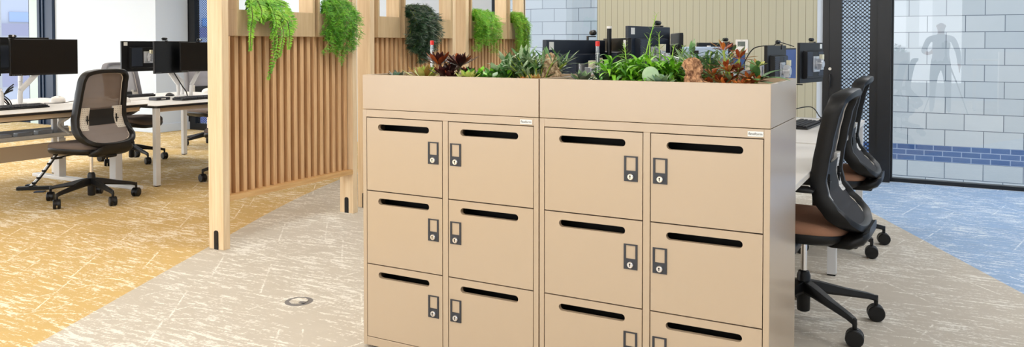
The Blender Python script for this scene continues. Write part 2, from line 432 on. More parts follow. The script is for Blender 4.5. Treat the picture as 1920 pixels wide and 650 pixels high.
# window between the screens and the panelled wall
def window(n, x0, x1, y, fm, fw=.05, bottom=.03):
    f = MB(); 
    f.box(x0, x0+fw, y, y+.08, 0, CH); f.box(x1-fw, x1, y, y+.08, 0, CH); f.box(x0+fw, x1-fw, y, y+.08, 0, bottom); f.box(x0+fw, x1-fw, y, y+.08, CH-.05, CH)
    o = struct('window_%d' % n, f, fm)
    g = MB().poly([(x0+fw, y+.04, bottom), (x1-fw, y+.04, bottom), (x1-fw, y+.04, CH-.05), (x0+fw, y+.04, CH-.05)]) if False else None
    gm = MB(); gm.box(x0+fw, x1-fw, y+.04, y+.041, bottom, CH-.05)
    gm = MB(); gm.poly([(x0+fw, y+.04, bottom), (x1-fw, y+.04, bottom), (x1-fw, y+.04, CH-.05), (x0+fw, y+.04, CH-.05)])
    gm.build('pane', M['glass'], o); return o
window(1, -12.9, -11.06, 5.0, M['navy'])
window(2, -2.62, -1.245, YW+.02, M['frame'], .012)
window(3, 1.73, 5.85, YW+.02, M['frame'], .02, .035)
struct('trim_2', MB().box(-11.06, -10.79, 4.98, 5.4, 0, CH), M['reveal'])
t = MB(); t.box(-10.79, -10.38, 4.95, 5.2, 0, CH); t.box(-10.71, -10.69, 4.93, 4.95, 0, CH); t.box(-10.63, -10.6, 4.93, 4.95, 0, CH)
struct('trim_3', t, M['navy'])
# dotted doors
def dotdoor(n, x0, x1, fx0, fx1, handle=None):
    f = MB(); f.box(x0, fx0, YW-.03, YW+.06, 0, CH); f.box(fx1, x1, YW-.03, YW+.06, 0, CH); f.box(fx0, fx1, YW-.03, YW+.06, 0, .1); f.box(fx0, fx1, YW-.03, YW+.06, 2.3, CH)
    f.box(x0+.05, x0+.06, YW-.04, YW-.03, 0, CH)
    o = struct('door_%d' % n, f, M['frame'])
    g = MB(); g.poly([(fx0, YW+.01, .1), (fx1, YW+.01, .1), (fx1, YW+.01, 2.3), (fx0, YW+.01, 2.3)]); g.build('dotted_glass', M['film'], o)
    if handle:
        h = MB(); h.lathe([(.002, 0), (.014, -.002), (.014, -.014), (.003, -.016)], (handle, YW-.03, 1.06), axis='y'); h.build('door_knob', M['cream'], o, smooth=40)
        h = MB(); h.tube([(handle, YW-.03, 1.0), (handle, YW-.07, 1.0), (handle+.005, YW-.075, .97), (handle, YW-.075, .88)], .009); h.build('door_handle', M['frame'], o, smooth=60)
    return o
dotdoor(1, 1.13, 1.73, 1.30, 1.55, 1.2)
dotdoor(2, -8.0, -7.2, -7.80, -7.3)
struct('trim_4', MB().box(1.62, 1.735, YW-.06, YW+.02, 0, CH), M['frame'])
# back wall behind the camera with tall windows, left wall windows
b = MB()
xs = [-13, -11.5, -7.5, -6.5, -3.0, -2.0, .0, .3, 1.35, 1.62, 1.9, 6]
xs = [-13, -11.5, -7.5, -6.5, -3.0, -2.0, .3, .35, 1.35, 1.62, 1.9, 6]
for i in range(0, len(xs)-1, 2): b.box(xs[i], xs[i+1], -7.15, -7, 0, CH)
for i in range(1, len(xs)-1, 2): b.box(xs[i], xs[i+1], -7.15, -7, 0, .1 if i < 6 else 1.25); b.box(xs[i], xs[i+1], -7.15, -7, 2.6, CH)
struct('wall_back', b, M['wallwhite'])
b = MB()
for y0, y1 in ((-7, -6), (-2.6, -2.0), (1.8, 2.2), (4.7, YW)): b.box(-13.15, -13, y0, y1, 0, CH)
for y0, y1 in ((-6, -2.6), (-2.0, 1.8), (2.2, 4.7)): b.box(-13.15, -13, y0, y1, 0, .1); b.box(-13.15, -13, y0, y1, 2.65, CH)
struct('wall_side', b, M['wallwhite'])

# courtyard
struct('wall_courtyard', MB().box(-9, 16, 10.2, 10.4, -2.2, 5.5), M['block'])
struct('floor_courtyard', MB().box(-16, 20, YW+.2, 10.2, -2.4, -2.2), M['pave'])
bl = thing('office_building', 'pale office block with lilac bands and glazing seen through the far left window', 'building', (-22, 12, -3))
b = MB()
b.box(-1, 0, -6, 8, 0, 9); b.build('facade', M['bandw'], bl)
for z, h in ((4.55, .35), (3.05, .5), (1.4, .9)): MB().box(0, .12, -6, 8, z, z+h).build('balcony_band', M['bandl'], bl)
for z, h in ((4.95, .3), (3.75, .5)):
    for i in range(6): MB().box(0, .04, -6+i*2.3+.1, -6+i*2.3+1.9, z, z+h).build('office_window', M['bandg'], bl, bevel=.01)
rl = MB()
for i in range(8): rl.tube([(.2, -6+i*1.75, 1.5), (.2, -6+i*1.75, 2.6)], .03, 6)
for z in (2.0, 2.3, 2.6): rl.tube([(.2, -6, z), (.2, 8, z)], .025, 6)
for i in range(4): rl.tube([(.2, -6+i*3.5, 2.6), (.2, -4.6+i*3.5, 2.0)], .03, 6)
rl.build('railing', M['bandw'], bl)

# ------------------------------------------------------------------ lockers
W, TZ, PZ = .8456, 1.170, 1.023
DR = [(.021, .4085, False), (.4355, .8245, True)]    # door x ranges and lock on left side?
ROWS = [(.677, .990), (.363, .677), (.049, .363)]
g = .0022
def locker(idx, label):
    root = thing('locker_cabinet', label, 'lockers', (idx*W, 0, 0), 0, None)
    b = MB(); w = W-.003
    b.box(.0015, .0205, 0, .50, .012, PZ-.001); b.box(w-.0205, w, 0, .50, .012, PZ-.001)          # sides
    b.box(.0205, w-.0205, 0, .50, .991, PZ-.001); b.box(.0205, w-.0205, 0, .50, .012, .048)       # top, bottom
    b.box(.4095, .4345, 0, .49, .048, .991); b.box(.0205, w-.0205, .485, .50, .048, .991)
    b.build('carcass', M['locker'], root, bevel=.0012)
    b = MB()
    for z in (.677, .363): b.box(.022, .409, .03, .48, z-.006, z+.006); b.box(.435, .822, .03, .48, z-.006, z+.006)
    for (x0, x1, _) in DR:
        for (z0, z1) in ROWS: b.box(x0+.006, x1-.006, .12, .125, z0+.008, z1-.008)
    b.build('shelf_interior', M['locker_in'], root)
    b = MB(); b.box(.03, w-.03, .02, .48, 0, .012); b.build('plinth', M['blackm'], root)
    for (x0, x1, left) in DR:
        x1 = min(x1, W-.0240)
        for (z0, z1) in ROWS:
            cw = .065 if not left else .06
            out = rect(g, x1-x0-g, g, z1-z0-g)
            s0, s1 = (cw-.004, .322) if not left else (.058, .32)
            slot = stadium(s0, s1, .258, .2845)
            me = plate_mesh(out, [slot[::-1]], .018, 'door'); me.materials.clear(); me.materials.append(M['locker'])
            d = link('door', me, root, loc=(x0, .0008, z0)); 
            lx = (x1-x0-.07) if not left else .0105
            p = plate_mesh(rect(lx, lx+.051, .136, .226), [rect(lx+.0075, lx+.0435, .174, .2215)[::-1]], .003, 'lock_plate')
            p.materials.clear(); p.materials.append(M['lockplate'])
            link('lock_plate', p, d, loc=(0, -.003, 0))
            c = MB(); cx, cz = lx+.0255, .153
            c.use(M['chrome']); c.lathe([(.0005, -.0105), (.0095, -.0105), (.0115, -.0085), (.0125, -.004), (.0125, 0)], (cx, 0, cz), 24, 'y')
            c.use(M['black']); c.box(cx-.0013, cx+.0013, -.0112, -.0103, cz-.006, cz+.006); c.lathe([(.0005, -.0112), (.0028, -.0112), (.0028, -.010)], (cx, 0, cz+.003), 12, 'y')
            c.build('lock_cylinder', None, d, smooth=40)
    bd = MB(); bx = .790 if idx == 0 else .7945
    bd.box(bx-.0255, bx+.0255, -.0015, 0, .9965, 1.0135); bo = bd.build('badge', M['sticker'], root, bevel=.0006)
    tm = text_mesh('flexiform', .0125); tm.materials.append(M['text'])
    link('lettering', tm, bo, loc=(bx, -.0016, 1.0052))
    return root
locker(0, 'sand coloured six door locker cabinet, the left of the two, beside the slatted screens')
locker(1, 'sand coloured six door locker cabinet, the right of the two, with exposed glossy side panel')

def planter(idx, label):
    root = thing('planter_box', label, 'planter', (idx*W, 0, PZ), 0)
    w = W-.003; h = TZ-PZ; t = .013; b = MB()
    b.box(.0015, w, 0, t, .001, h); b.box(.0015, w, .50-t, .50, .001, h); b.box(.0015, .0015+t, t, .50-t, .001, h); b.box(w-t, w, t, .50-t, .001, h)
    b.box(.0015+t, w-t, t, .50-t, .001, .012)
    b.build('trough', M['locker'], root, bevel=.0015)
    q = MB(); rr = random.Random(idx)
    q.grid(lambda u, v: (.016+u*(w-.032), .015+v*.468, h-.034+.008*mnoise.noise(V((u*20, v*12, idx)))), 60, 36)
    go = q.build('gravel_bed', M['gravel'], root, smooth=180)
    s = MB()
    for i in range(420):
        x, y = rr.uniform(.03, w-.03), rr.uniform(.03, .47); r = rr.uniform(.004, .009); z = h-.031
        s.X = Matrix.Translation((x, y, z)) @ Matrix.Rotation(rr.uniform(0, 6), 4, (rr.random(), rr.random(), rr.random()+.1))
        s.lathe([(.0005, -r*.6), (r*.8, -r*.35), (r, 0), (r*.7, r*.4), (.0005, r*.6)], n=6)
    s.X = None
    so = s.build('gravel_stones', M['gravel'], root, smooth=60); so['kind'] = 'stuff'
    return root
planter(0, 'sand planter trough on top of the left locker cabinet, holding dark red succulents')
planter(1, 'sand planter trough on top of the right locker cabinet, holding bright green plants')
GZ = TZ-.034     # soil level

# ------------------------------------------------------------------ plants in the troughs
def plant(name, label, cat, loc): return MB(), (name, label, cat, loc)
def fin(mb, info, scale=1):
    # leaves rest against the inside of the trough walls instead of passing through them
    lx, ly = info[3]; lo, hi = (.02, W-.02) if lx < W else (W+.02, 2*W-.02); zr = TZ-GZ+.002
    for i_, (x, y, z) in enumerate(mb.v):
        if z < zr:
            y = min(max(y+ly, .017), .483)-ly; x = min(max(x+lx, lo), hi)-lx; mb.v[i_] = (x, y, max(z, -.002))
    o = mb.build(info[0], None, smooth=50); o.location = (info[3][0], info[3][1], GZ+.002); tag(o, info[1], info[2]); return o
def rosette(mb, c, n, Ln, Wd, mats, el0=80, el1=12, bend=-.5, seed=0, T=None, peak=.55):
    r = random.Random(seed)
    for i in range(n):
        t = i/max(1, n-1); az = i*2.39996+seed; el = math.radians(el0+(el1-el0)*t+r.uniform(-6, 6))
        d = V((math.cos(az)*math.cos(el), math.sin(az)*math.cos(el), math.sin(el)))
        mb.use(mats[int(r.random()*len(mats))])
        mb.leaf(V(c)+V((d.x, d.y, 0))*Ln*.08, d, Ln*(.55+.45*t)*r.uniform(.9, 1.1), Wd*(.7+.3*t), bend, T, peak=peak)
# 1 yellow-green rosettes at the left end
for (x, y, s, sd, lab) in ((.135, .30, .085, 1, 'yellow green pointed succulent rosette, leftmost in the left planter'),
                           (.235, .12, .095, 2, 'pale yellow green succulent rosette in front of the dark red plant'),
                           (.50, .045, .07, 4, 'small lime yellow rosette on the front rim right of the dark red plant')):
    mb, i = plant('succulent_rosette', lab, 'succulent', (x, y))
    rosette(mb, (0, 0, .012), 22, s, s*.32, [L['yg'], L['yg'], L['tip'] if sd == 2 else L['bright']], 78, 12, -.35, sd); fin(mb, i)
mb, i = plant('succulent_rosette', 'silver leaved low rosette half hidden at the left end of the left planter', 'succulent', (.065, .16)); rosette(mb, (0, 0, .01), 16, .06, .024, [L['silver'], L['blueg']], 70, 10, -.3, 7); fin(mb, i)
# 2 dark red crassula - two heads
mb, i = plant('dark_red_succulent', 'dark red to orange leaved succulent with two tall heads in the left planter', 'succulent', (.335, .14))
for (x, y, z, n, ln, sd) in ((-.035, 0, .075, 26, .082, 3), (.05, .03, .07, 30, .085, 5), (.005, -.03, .03, 22, .065, 6), (.09, .02, .03, 18, .06, 9), (-.015, .06, .04, 18, .07, 8), (.04, -.03, .015, 18, .06, 10)):
    mb.use(L['woody']).tube([(x*.5, y*.5, 0), (x*.8, y, z*.6), (x, y, z+.015)], .006, 6)
    rosette(mb, (x, y, z), n, ln, .027, [L['red'], L['red'], L['red'], L['red'], L['rust']], 86, 18, -.1, sd, .006, .6)
fin(mb, i)
# 3 green opposite-leaf succulent
def leafy(mb, n, spread, h, Ln, Wd, mats, seed, bend=.3, pairs=4, el=(10, 70)):
    r = random.Random(seed)
    for k in range(n):
        az = r.uniform(0, 6.28); rad = spread*math.sqrt(r.random()); hh = h*r.uniform(.55, 1)*(1-.35*rad/max(spread, .01))
        b0 = V((rad*.5*math.cos(az), rad*.5*math.sin(az), 0)); e = V((rad*1.15*math.cos(az), rad*1.15*math.sin(az), hh))
        m = (b0+e)*.5+V((0, 0, hh*.12))
        pts = catmull([b0, m, e], 4); mb.use(L['stem']).tube(pts, .0028, 5)
        for j in range(pairs):
            t = (j+1)/pairs; p = pts[min(len(pts)-1, int(t*(len(pts)-1)))]; a0 = r.uniform(0, 3.14)
            for q in (0, 1):
                a = a0+q*PI+r.uniform(-.3, .3); ee = math.radians(r.uniform(*el))
                mb.use(r.choice(mats)); mb.leaf(p, (math.cos(a)*math.cos(ee), math.sin(a)*math.cos(ee), math.sin(ee)), Ln*r.uniform(.75, 1.1), Wd, bend, peak=.5)
for args in (('jade_succulent', 'low fresh green succulent clump between red plant and spiky plant', (.565, .13), 14, .085, .055, .05, .022, [L['jade'], L['mid'], L['bright']], 11, (10, 70)),
             ('paddle_succulent', 'thick oval grey green paddle leaves in the middle of the left planter', (.625, .24), 11, .085, .10, .068, .032, [L['jade'], L['greyg']], 12, (15, 75)),
             ('spiky_succulent', 'grey green spiky leaved bush at the right end of the left planter', (.725, .22), 40, .115, .145, .07, .014, [L['greyg'], L['greyg'], L['jade']], 13, (0, 70))):
    mb, i = plant(args[0], args[1], 'succulent', args[2]); leafy(mb, *args[3:9], args[9], el=args[10]); fin(mb, i)
mb, i = plant('succulent_rosette', 'orange tipped green rosette beside the weathered rock in the left planter', 'succulent', (.80, .065)); rosette(mb, (0, 0, .012), 14, .06, .02, [L['tip'], L['yg']], 70, 5, -.35, 21)
rosette(mb, (-.05, .01, .01), 10, .05, .018, [L['tip'], L['orange']], 70, 5, -.3, 22); fin(mb, i)
# 4 driftwood / rock
def lump(name, label, cat, loc, prof, m, seed, sx=1, sy=1):
    """gnarled lump; prof = list of (z, rx, ry, cx)"""
    mb = MB(); n = 64; rings = []
    P = catmull([V((z, rx, cx)) for z, rx, cx in prof], 12)
    for q in P:
        z, rx, cx = q; ring = []
        for j in range(n):
            a = 2*PI*j/n; f = .93+.34*mnoise.noise(V((math.cos(a)*1.8, math.sin(a)*1.8, z*18+seed)))+.5*(.28-abs(mnoise.noise(V((math.cos(a)*2.6, math.sin(a)*2.6, z*34+seed)))))+.14*mnoise.noise(V((math.cos(a)*8, math.sin(a)*8, z*90+seed)))
            ring.append((cx+rx*f*math.cos(a)*sx, rx*.7*f*math.sin(a)*sy, z+.006*mnoise.noise(V((a*3, z*40, seed)))))
        rings.append(ring)
    mb.loft(rings); o = mb.build(name, m, smooth=55); o.location = (loc[0], loc[1], GZ-.006); return tag(o, label, cat)
lump('rock', 'weathered cream rock standing upright where the two planters meet', 'rock', (.795, .20), [(0, .044, 0), (.03, .044, 0), (.07, .038, -.004), (.105, .034, -.006), (.128, .018, -.002), (.134, .004, 0)], M['rock'], 3)
lump('driftwood', 'reddish brown gnarled bark stump in the right planter', 'driftwood', (1.415, .085), [(0, .058, .012), (.025, .054, .012), (.045, .034, -.004), (.075, .03, -.006), (.095, .034, -.012), (.112, .024, -.014), (.122, .006, -.012)], M['bark'], 9)
# 5 right planter
for (x, y, s, sd, lab, ms) in ((.86, .36, .055, 31, 'small fuzzy grey green rosette behind the weathered rock', ['jade', 'silver']),
                               (.975, .11, .08, 32, 'fuzzy silver leaved rosette left of the bright green bush', ['silver', 'greyg']),
                               (1.05, .14, .085, 33, 'dark green fuzzy rosette under the red capped tube of the right planter', ['dark', 'silver', 'mid']),
                               (1.30, .06, .075, 34, 'blue green rosette in front of the brown bark stump', ['blueg', 'greyg'])):
    mb, i = plant('fuzzy_rosette', lab, 'succulent', (x, y)); rosette(mb, (0, 0, .012), 20, s, s*.36, [L[q] for q in ms], 82, 15, .2, sd, peak=.6); fin(mb, i)
mb, i = plant('curly_leaf_bush', 'bright green bush of long arching curled leaves in the right planter', 'plant', (1.165, .20))
r = random.Random(5)
for k in range(30):
    az = r.uniform(0, 6.28); rad = .155*math.sqrt(r.random()); b0 = V((rad*.75*math.cos(az), rad*.45*math.sin(az), 0)); hh = .095*r.uniform(.5, 1)*(1-.3*rad/.16)
    e = V((rad*1.0*math.cos(az), rad*.6*math.sin(az), hh)); mb.use(L['stem']).tube([b0, e], .004, 5)
    for j in range(14):
        a = j*2.4+k; el = math.radians(78-5*j+r.uniform(-8, 8)); p = b0.lerp(e, 1-j*.05)
        mb.use(L['bright'] if r.random() < .85 else L['mid']); mb.leaf(p, (math.cos(a)*math.cos(el), math.sin(a)*math.cos(el), math.sin(el)), r.uniform(.075, .12), .016, 2.0, peak=.4, n=8)
fin(mb, i)
mb, i = plant('fine_leaf_bush', 'dense fine leaved green mound right of the bright curly bush', 'plant', (1.30, .27)); leafy(mb, 60, .10, .085, .026, .008, [L['mid'], L['bright']], 41, pairs=7, el=(0, 60)); fin(mb, i)
mb, i = plant('flower_stalks', 'tall thin yellow green flower stalks rising from the bright curly bush', 'plant', (1.17, .26))
for (x0, y0, x1, h, sd) in ((-.02, 0, .045, .275, 1), (-.05, 0, -.085, .165, 2), (.03, 0, .02, .20, 3), (.075, .0, .055, .20, 4), (.10, 0, .115, .16, 5), (.125, 0, .15, .15, 6), (.005, .02, .03, .15, 7)):
    r = random.Random(sd); pts = catmull([(x0, y0, 0), ((x0+x1)/2-.006, y0, h*.5), (x1, y0, h)], 8)
    mb.use(L['lime']).tube(pts, [.0035-.0022*q/len(pts) for q in range(len(pts))], 5)
    for q in range(5, len(pts)):
        for s in (-1, 1):
            if r.random() < .85: mb.use(L['lime']).leaf(pts[q], (s*r.uniform(.5, 1), r.uniform(-.6, .6), r.uniform(.5, 1)), r.uniform(.014, .035)*(1.2 if q < 12 else .7), .004, .1)
fin(mb, i)
mb, i = plant('round_leaf_succulent', 'pale round flat leaf succulent at the front rim of the right planter', 'succulent', (1.255, .075))
for (dx, dz, rr_, ty) in ((0, .045, .032, 0), (.03, .03, .02, .02)):
    mb.use(L['sage']).lathe([(.001, -.004), (rr_*.9, -.003), (rr_, 0), (rr_*.9, .003), (.001, .004)], (dx, ty, dz+.005), 24, 'y'); mb.use(L['stem']).tube([(dx, ty, 0), (dx, ty, dz-.01)], .004, 6)
rosette(mb, (.05, .0, .01), 12, .045, .018, [L['blueg']], 80, 20, 0, 2); fin(mb, i)
mb, i = plant('spear_leaf_plant', 'tall grey green plant with stiff spear leaves behind the bark stump', 'plant', (1.40, .27)); leafy(mb, 24, .15, .165, .085, .013, [L['greyg'], L['greyg'], L['jade']], 51, bend=.5, pairs=5, el=(-20, 60)); fin(mb, i)
mb, i = plant('orange_brown_succulent', 'orange and brown leaved upright succulent right of the bark stump', 'succulent', (1.53, .16))
for (x, y, z, n, ln, sd) in ((-.035, 0, .14, 12, .066, 3), (.015, .02, .11, 14, .066, 5), (-.07, -.01, .05, 14, .055, 6), (-.01, -.02, .065, 16, .056, 7), (-.085, -.02, .02, 14, .05, 8), (.05, 0, .04, 14, .05, 9), (-.03, -.03, .02, 14, .05, 10), (.08, .01, .03, 12, .05, 12), (.03, -.04, .015, 14, .05, 14)):
    mb.use(L['stem']).tube([(x*.5, y*.5, 0), (x, y, z)], .004, 6)
    for q_ in range(2): rosette(mb, (x*(.75+.25*q_), y, z*(.55+.45*q_)), n-q_*2, ln, .018, [L['rust'], L['orange'], L['orange'], L['rust'], L['greyg'] if q_ == 0 else L['tip']], 78, 0, .3, sd+q_, .004, .6)
fin(mb, i)
mb, i = plant('broad_leaf_plant', 'green plant with long scalloped leaves at the right end of the right planter', 'plant', (1.60, .20))
for (dx, dy, dz, ln, w, b) in ((.7, -.2, .35, .13, .045, .9), (.75, -.45, .08, .11, .04, .5), (.2, -.8, .3, .10, .035, .6), (-.4, -.6, .3, .09, .026, .4), (.45, .3, .5, .11, .035, .8), (-.6, -.3, .5, .09, .026, .5), (.1, -.5, .9, .09, .03, .7), (.55, -.6, .55, .085, .03, .8), (-.2, .4, .9, .1, .03, .6)):
    mb.use(L['jade'] if b > .5 else L['greyg']); mb.leaf((0, 0, .03), (dx, dy, dz), ln, w, b, .006, n=8)
rosette(mb, (.01, -.02, .085), 8, .045, .022, [L['yg'], L['jade'], L['tip']], 80, 10, .3, 4)
mb.use(L['stem']).tube([(0, 0, 0), (0, 0, .05), (.01, -.02, .085)], .006, 6); fin(mb, i)
for (x, y, h, lab) in ((.085, .40, .18, 'clear tube with red cap behind the dark red plant'), (.915, .40, .175, 'clear tube with red cap beside the bright green bush')):
    o = thing('water_level_tube', lab, 'water gauge', (x, y, GZ)); b = MB(); b.lathe([(.0085, 0), (.0085, h-.018)], n=20); b.build('tube', M['clear'], o, smooth=40)
    MB().lathe([(.0092, h-.02), (.0092, h), (.002, h+.001)], n=20).build('cap', M['red'], o, smooth=40)
    q = MB().use(M['sticker']); q.cyl((0, 0, .01), .0022, h-.06, 8); q.lathe([(.0086, h-.05), (.0086, h-.048)]); q.lathe([(.0086, .07), (.0086, .072)]); q.use(M['blackm']).cyl((0, 0, 0), .0075, .05, 12); q.build('float_gauge', None, o)

# ------------------------------------------------------------------ slatted oak screens
XF, XB = -1.794, -1.925
def screen(y0, y1, label, cubes):
    root = thing('slatted_screen', label, 'screen', (XF, y0, 0))
    Ln = y1-y0; D = XF-XB
    for (a, b) in ((0, .053), (Ln-.053, Ln)):
        p = MB().box(-D, 0, a, b, 0, 2.5).build('post', M['oak'], root, bevel=.0015)
        q = MB(); pr_ = [(-.083, 0), (-.046, 0), (-.046, .108), (-.05, .116), (-.058, .12), (-.071, .12), (-.079, .116), (-.083, .108)]
        q.prism(pr_, .004, 'y', a-.004)
        for z in (.035, .09): q.lathe([(.0005, -.0015), (.004, -.001), (.0045, 0)], (-.0645, a-.004, z), 12, 'y')
        q.build('foot_bracket', M['black'], p)
    MB().box(-D+.01, 0, .053, Ln-.053, .303, .337).build('bottom_rail', M['oaky'], root, bevel=.0012)
    MB().box(-D+.01, 0, .053, Ln-.053, 2.4, 2.47).build('top_rail', M['oaky'], root, bevel=.0012)
    s = MB(); n = 18; pitch = (Ln-.106)/n
    for k in range(n):
        yy = .053+(k+.5)*pitch+.004; s.box(-.115, -.045, yy-pitch*.24, yy+pitch*.24, .337, 1.352)
    s.build('slat_panel', M['oaks'], root, bevel=.001)
    MB().box(-D+.012, -.112, .053, Ln-.053, .337, 1.352).build('gap_shade_panel', M['oaks'], root)  # unseen sheet added to stop light from behind and darken the slat gaps
    for (a, b) in cubes:
        a -= y0; b -= y0; c = MB(); t = .018; z0, z1, zl = 1.352, 2.0, 1.522; x0, x1 = -.135, .0
        c.use(M['oakv'])
        c.box(x1-t, x1, a, b, z0, zl); c.box(x0, x0+t, a, b, z0, zl)              # front and back lips
        c.box(x0+t, x1-t, a+t, b-t, z0, z0+t)
        for (u, w_) in ((a, a+t), (b-t, b)): c.box(x0, x1, u, w_, zl, z1); c.box(x0+t, x1-t, u, w_, z0, zl)
        c.box(x0, x1, a, b, z1, z1+t); c.box(x0+t, x1-t, a+t, b-t, zl-.04, zl-.03)
        c.use(M['oaki']).box(x0+.002, x1-.002, b-t-.003, b-t, zl-.02, z1); c.box(x0+.002, x1-.002, a+t, a+t+.003, zl-.02, z1)
        c.build('planter_cube', None, root, bevel=.0012)
    return root
screen(.823, 2.122, 'slatted oak screen nearest the viewer, with ferns hanging from its cubes', [(.945, 1.66), (1.695, 2.055)])
screen(2.282, 3.525, 'middle slatted oak screen, with the dark trailing plant on it', [(2.385, 2.68), (2.735, 3.465)])
screen(3.70, 4.91, 'farthest slatted oak screen, ending beside the block wall window', [(3.80, 4.50), (4.555, 4.895)])

def frond(mb, pts, pin, wid, m1, m2, r, droop=.2, tw=0):
    pts = catmull(pts, 11); mb.use(L['woody']).tube(pts, .0015, 4); N = len(pts)
    for q in range(3, N):
        t = q/N; T = (pts[min(q+1, N-1)]-pts[q-1]).normalized(); side = T.cross(V((1, .25*math.sin(tw+t*4), .2))).normalized()
        ln = pin*math.sin(PI*min(1, .12+t*.86))**.6*(1.05-.35*t)+.004; mm = m1 if r.random() < .6 else m2
        for s in (-1, 1):
            p = pts[q]; d = side*s+T*r.uniform(.25, .5)+V((r.uniform(-.1, .45), 0, r.uniform(-.12, .12)))
            mb.use(mm); mb.flat(p, d, ln*r.uniform(.85, 1.12), wid, up=(1, 0, .2), bend=droop); dn = d.normalized()
            for z in (.2, .4, .6, .8):
                mb.flat(p+dn*ln*z, T*.9+dn*.6, wid*.9*(1.2-z), wid*.55, up=(1, 0, .2)); mb.flat(p+dn*ln*z, T*-.9+dn*.6, wid*.8*(1.2-z), wid*.55, up=(1, 0, .2))
def fernplant(label, y0, strands, seed, pin=.062, wid=.012, mats=('fern', 'bright')):
    mb = MB(); r = random.Random(seed)
    for n_, (dy, zend, out, sway) in enumerate(strands):
        y = y0+dy; w_ = r.uniform(-.03, .03); p0 = (-.06, y*.6+y0*.4, 1.50); p1 = (.0+.01, y+sway*.15, 1.60); p2 = (.03+out*.7, y+sway*.5, 1.52); p3 = (.04+out, y+sway*.8+w_, (1.48+zend)/2+.02); p4 = (.025+out*.8, y+sway-w_*.4, zend)
        frond(mb, [V(p)-V((0, y0, 1.5)) for p in (p0, p1, p2, p3, p4)], pin*r.uniform(.75, 1.1), wid, L[mats[0]], L[mats[1]], r, tw=n_)
    o = mb.build('hanging_fern', None); o.location = (XF, y0, 1.5); return tag(o, label, 'hanging plant')
r = random.Random(2)
fernplant('green sword fern with long toothed fronds, leftmost on the oak screens', 1.15,
          [(-.10, 1.26, .03, -.05), (-.12, 1.40, .04, -.03), (-.07, 1.44, .05, .02), (.02, 1.07, .03, .0), (.05, 1.12, .05, -.02), (.06, 1.22, .06, .03), (.04, 1.34, .07, -.03), (.10, 1.27, .04, .09), (.13, 1.36, .03, .07), (.0, 1.40, .06, .05), (-.03, 1.45, .03, -.02), (.09, 1.42, .07, -.01), (.02, 1.2, .04, .04)], 4)
def feathery(label, y0, w, zend, seed, mats, n=34, bush=.03, name='asparagus_fern', skew=0, needle=.011, nw=.22, per=3):
    mb = MB(); r = random.Random(seed)
    cl = [(r.uniform(-1, 1), r.uniform(0, .22)) for _ in range(7)]
    for k in range(n):
        u0, lift = cl[k % 7]; u = max(-1, min(1, u0+r.gauss(0, .22))); y = u*w/2; ze = zend+lift+r.random()*.12; out = r.uniform(.0, .09); h = 1.5; sw = r.uniform(-.035, .035)
        pts = catmull([(-.07, y*.5, .0), (-.01, y*.75, .09+r.uniform(0, .05)), (.03+out, y*.95+sw, .03), (.035+out*.9, y-sw+skew*.5, (ze-h)*.5), (.02+out*.5, y+skew+sw*1.5, ze-h)], 9)
        mb.use(L['stem']).tube(pts, .0012, 3)
        for q in range(3, len(pts)):
            for b_ in range(per):
                d = V((r.uniform(-.2, 1), r.uniform(-1, 1), r.uniform(-.9, .15))).normalized(); ln = bush*r.uniform(.4, 1.25)*(1.1-.5*q/len(pts))
                mb.use(L[mats[0]] if r.random() < .65 else L[mats[1]])
                mb.flat(pts[q], d, ln, .0025, up=(1, 0, 0), bend=.2)
                for z in range(4):
                    p = pts[q]+d*ln*(z+1)/4
                    for s_ in (-1, 1):
                        e = (d*.7+V((r.uniform(-.6, .6), s_*r.uniform(.3, .9), r.uniform(-.7, .3)))).normalized(); mb.flat(p, e, needle*r.uniform(.7, 1.5), needle*nw, up=(1, .2, .1))
    o = mb.build(name, None); o.location = (XF, y0, 1.5); return tag(o, label, 'hanging plant')
feathery('green feathery fern trailing from the narrow cube of the nearest screen', 1.865, .27, 1.15, 3, ('feather', 'mid'), 34, .045, needle=.014)
feathery('dark green bushy trailing plant on the middle screen', 2.92, .34, 1.07, 6, ('dark', 'silver'), 56, .045, 'trailing_rush_plant', 0, .036, .13, 2)
feathery('bright green fluffy fern on the left cube of the farthest screen', 3.98, .40, 1.17, 8, ('feather', 'lime'), 44, .055, needle=.014)
feathery('lime green feathery fern drooping over the end of the farthest screen', 4.70, .27, 1.07, 12, ('lime', 'feather'), 34, .05, skew=.07, needle=.014)

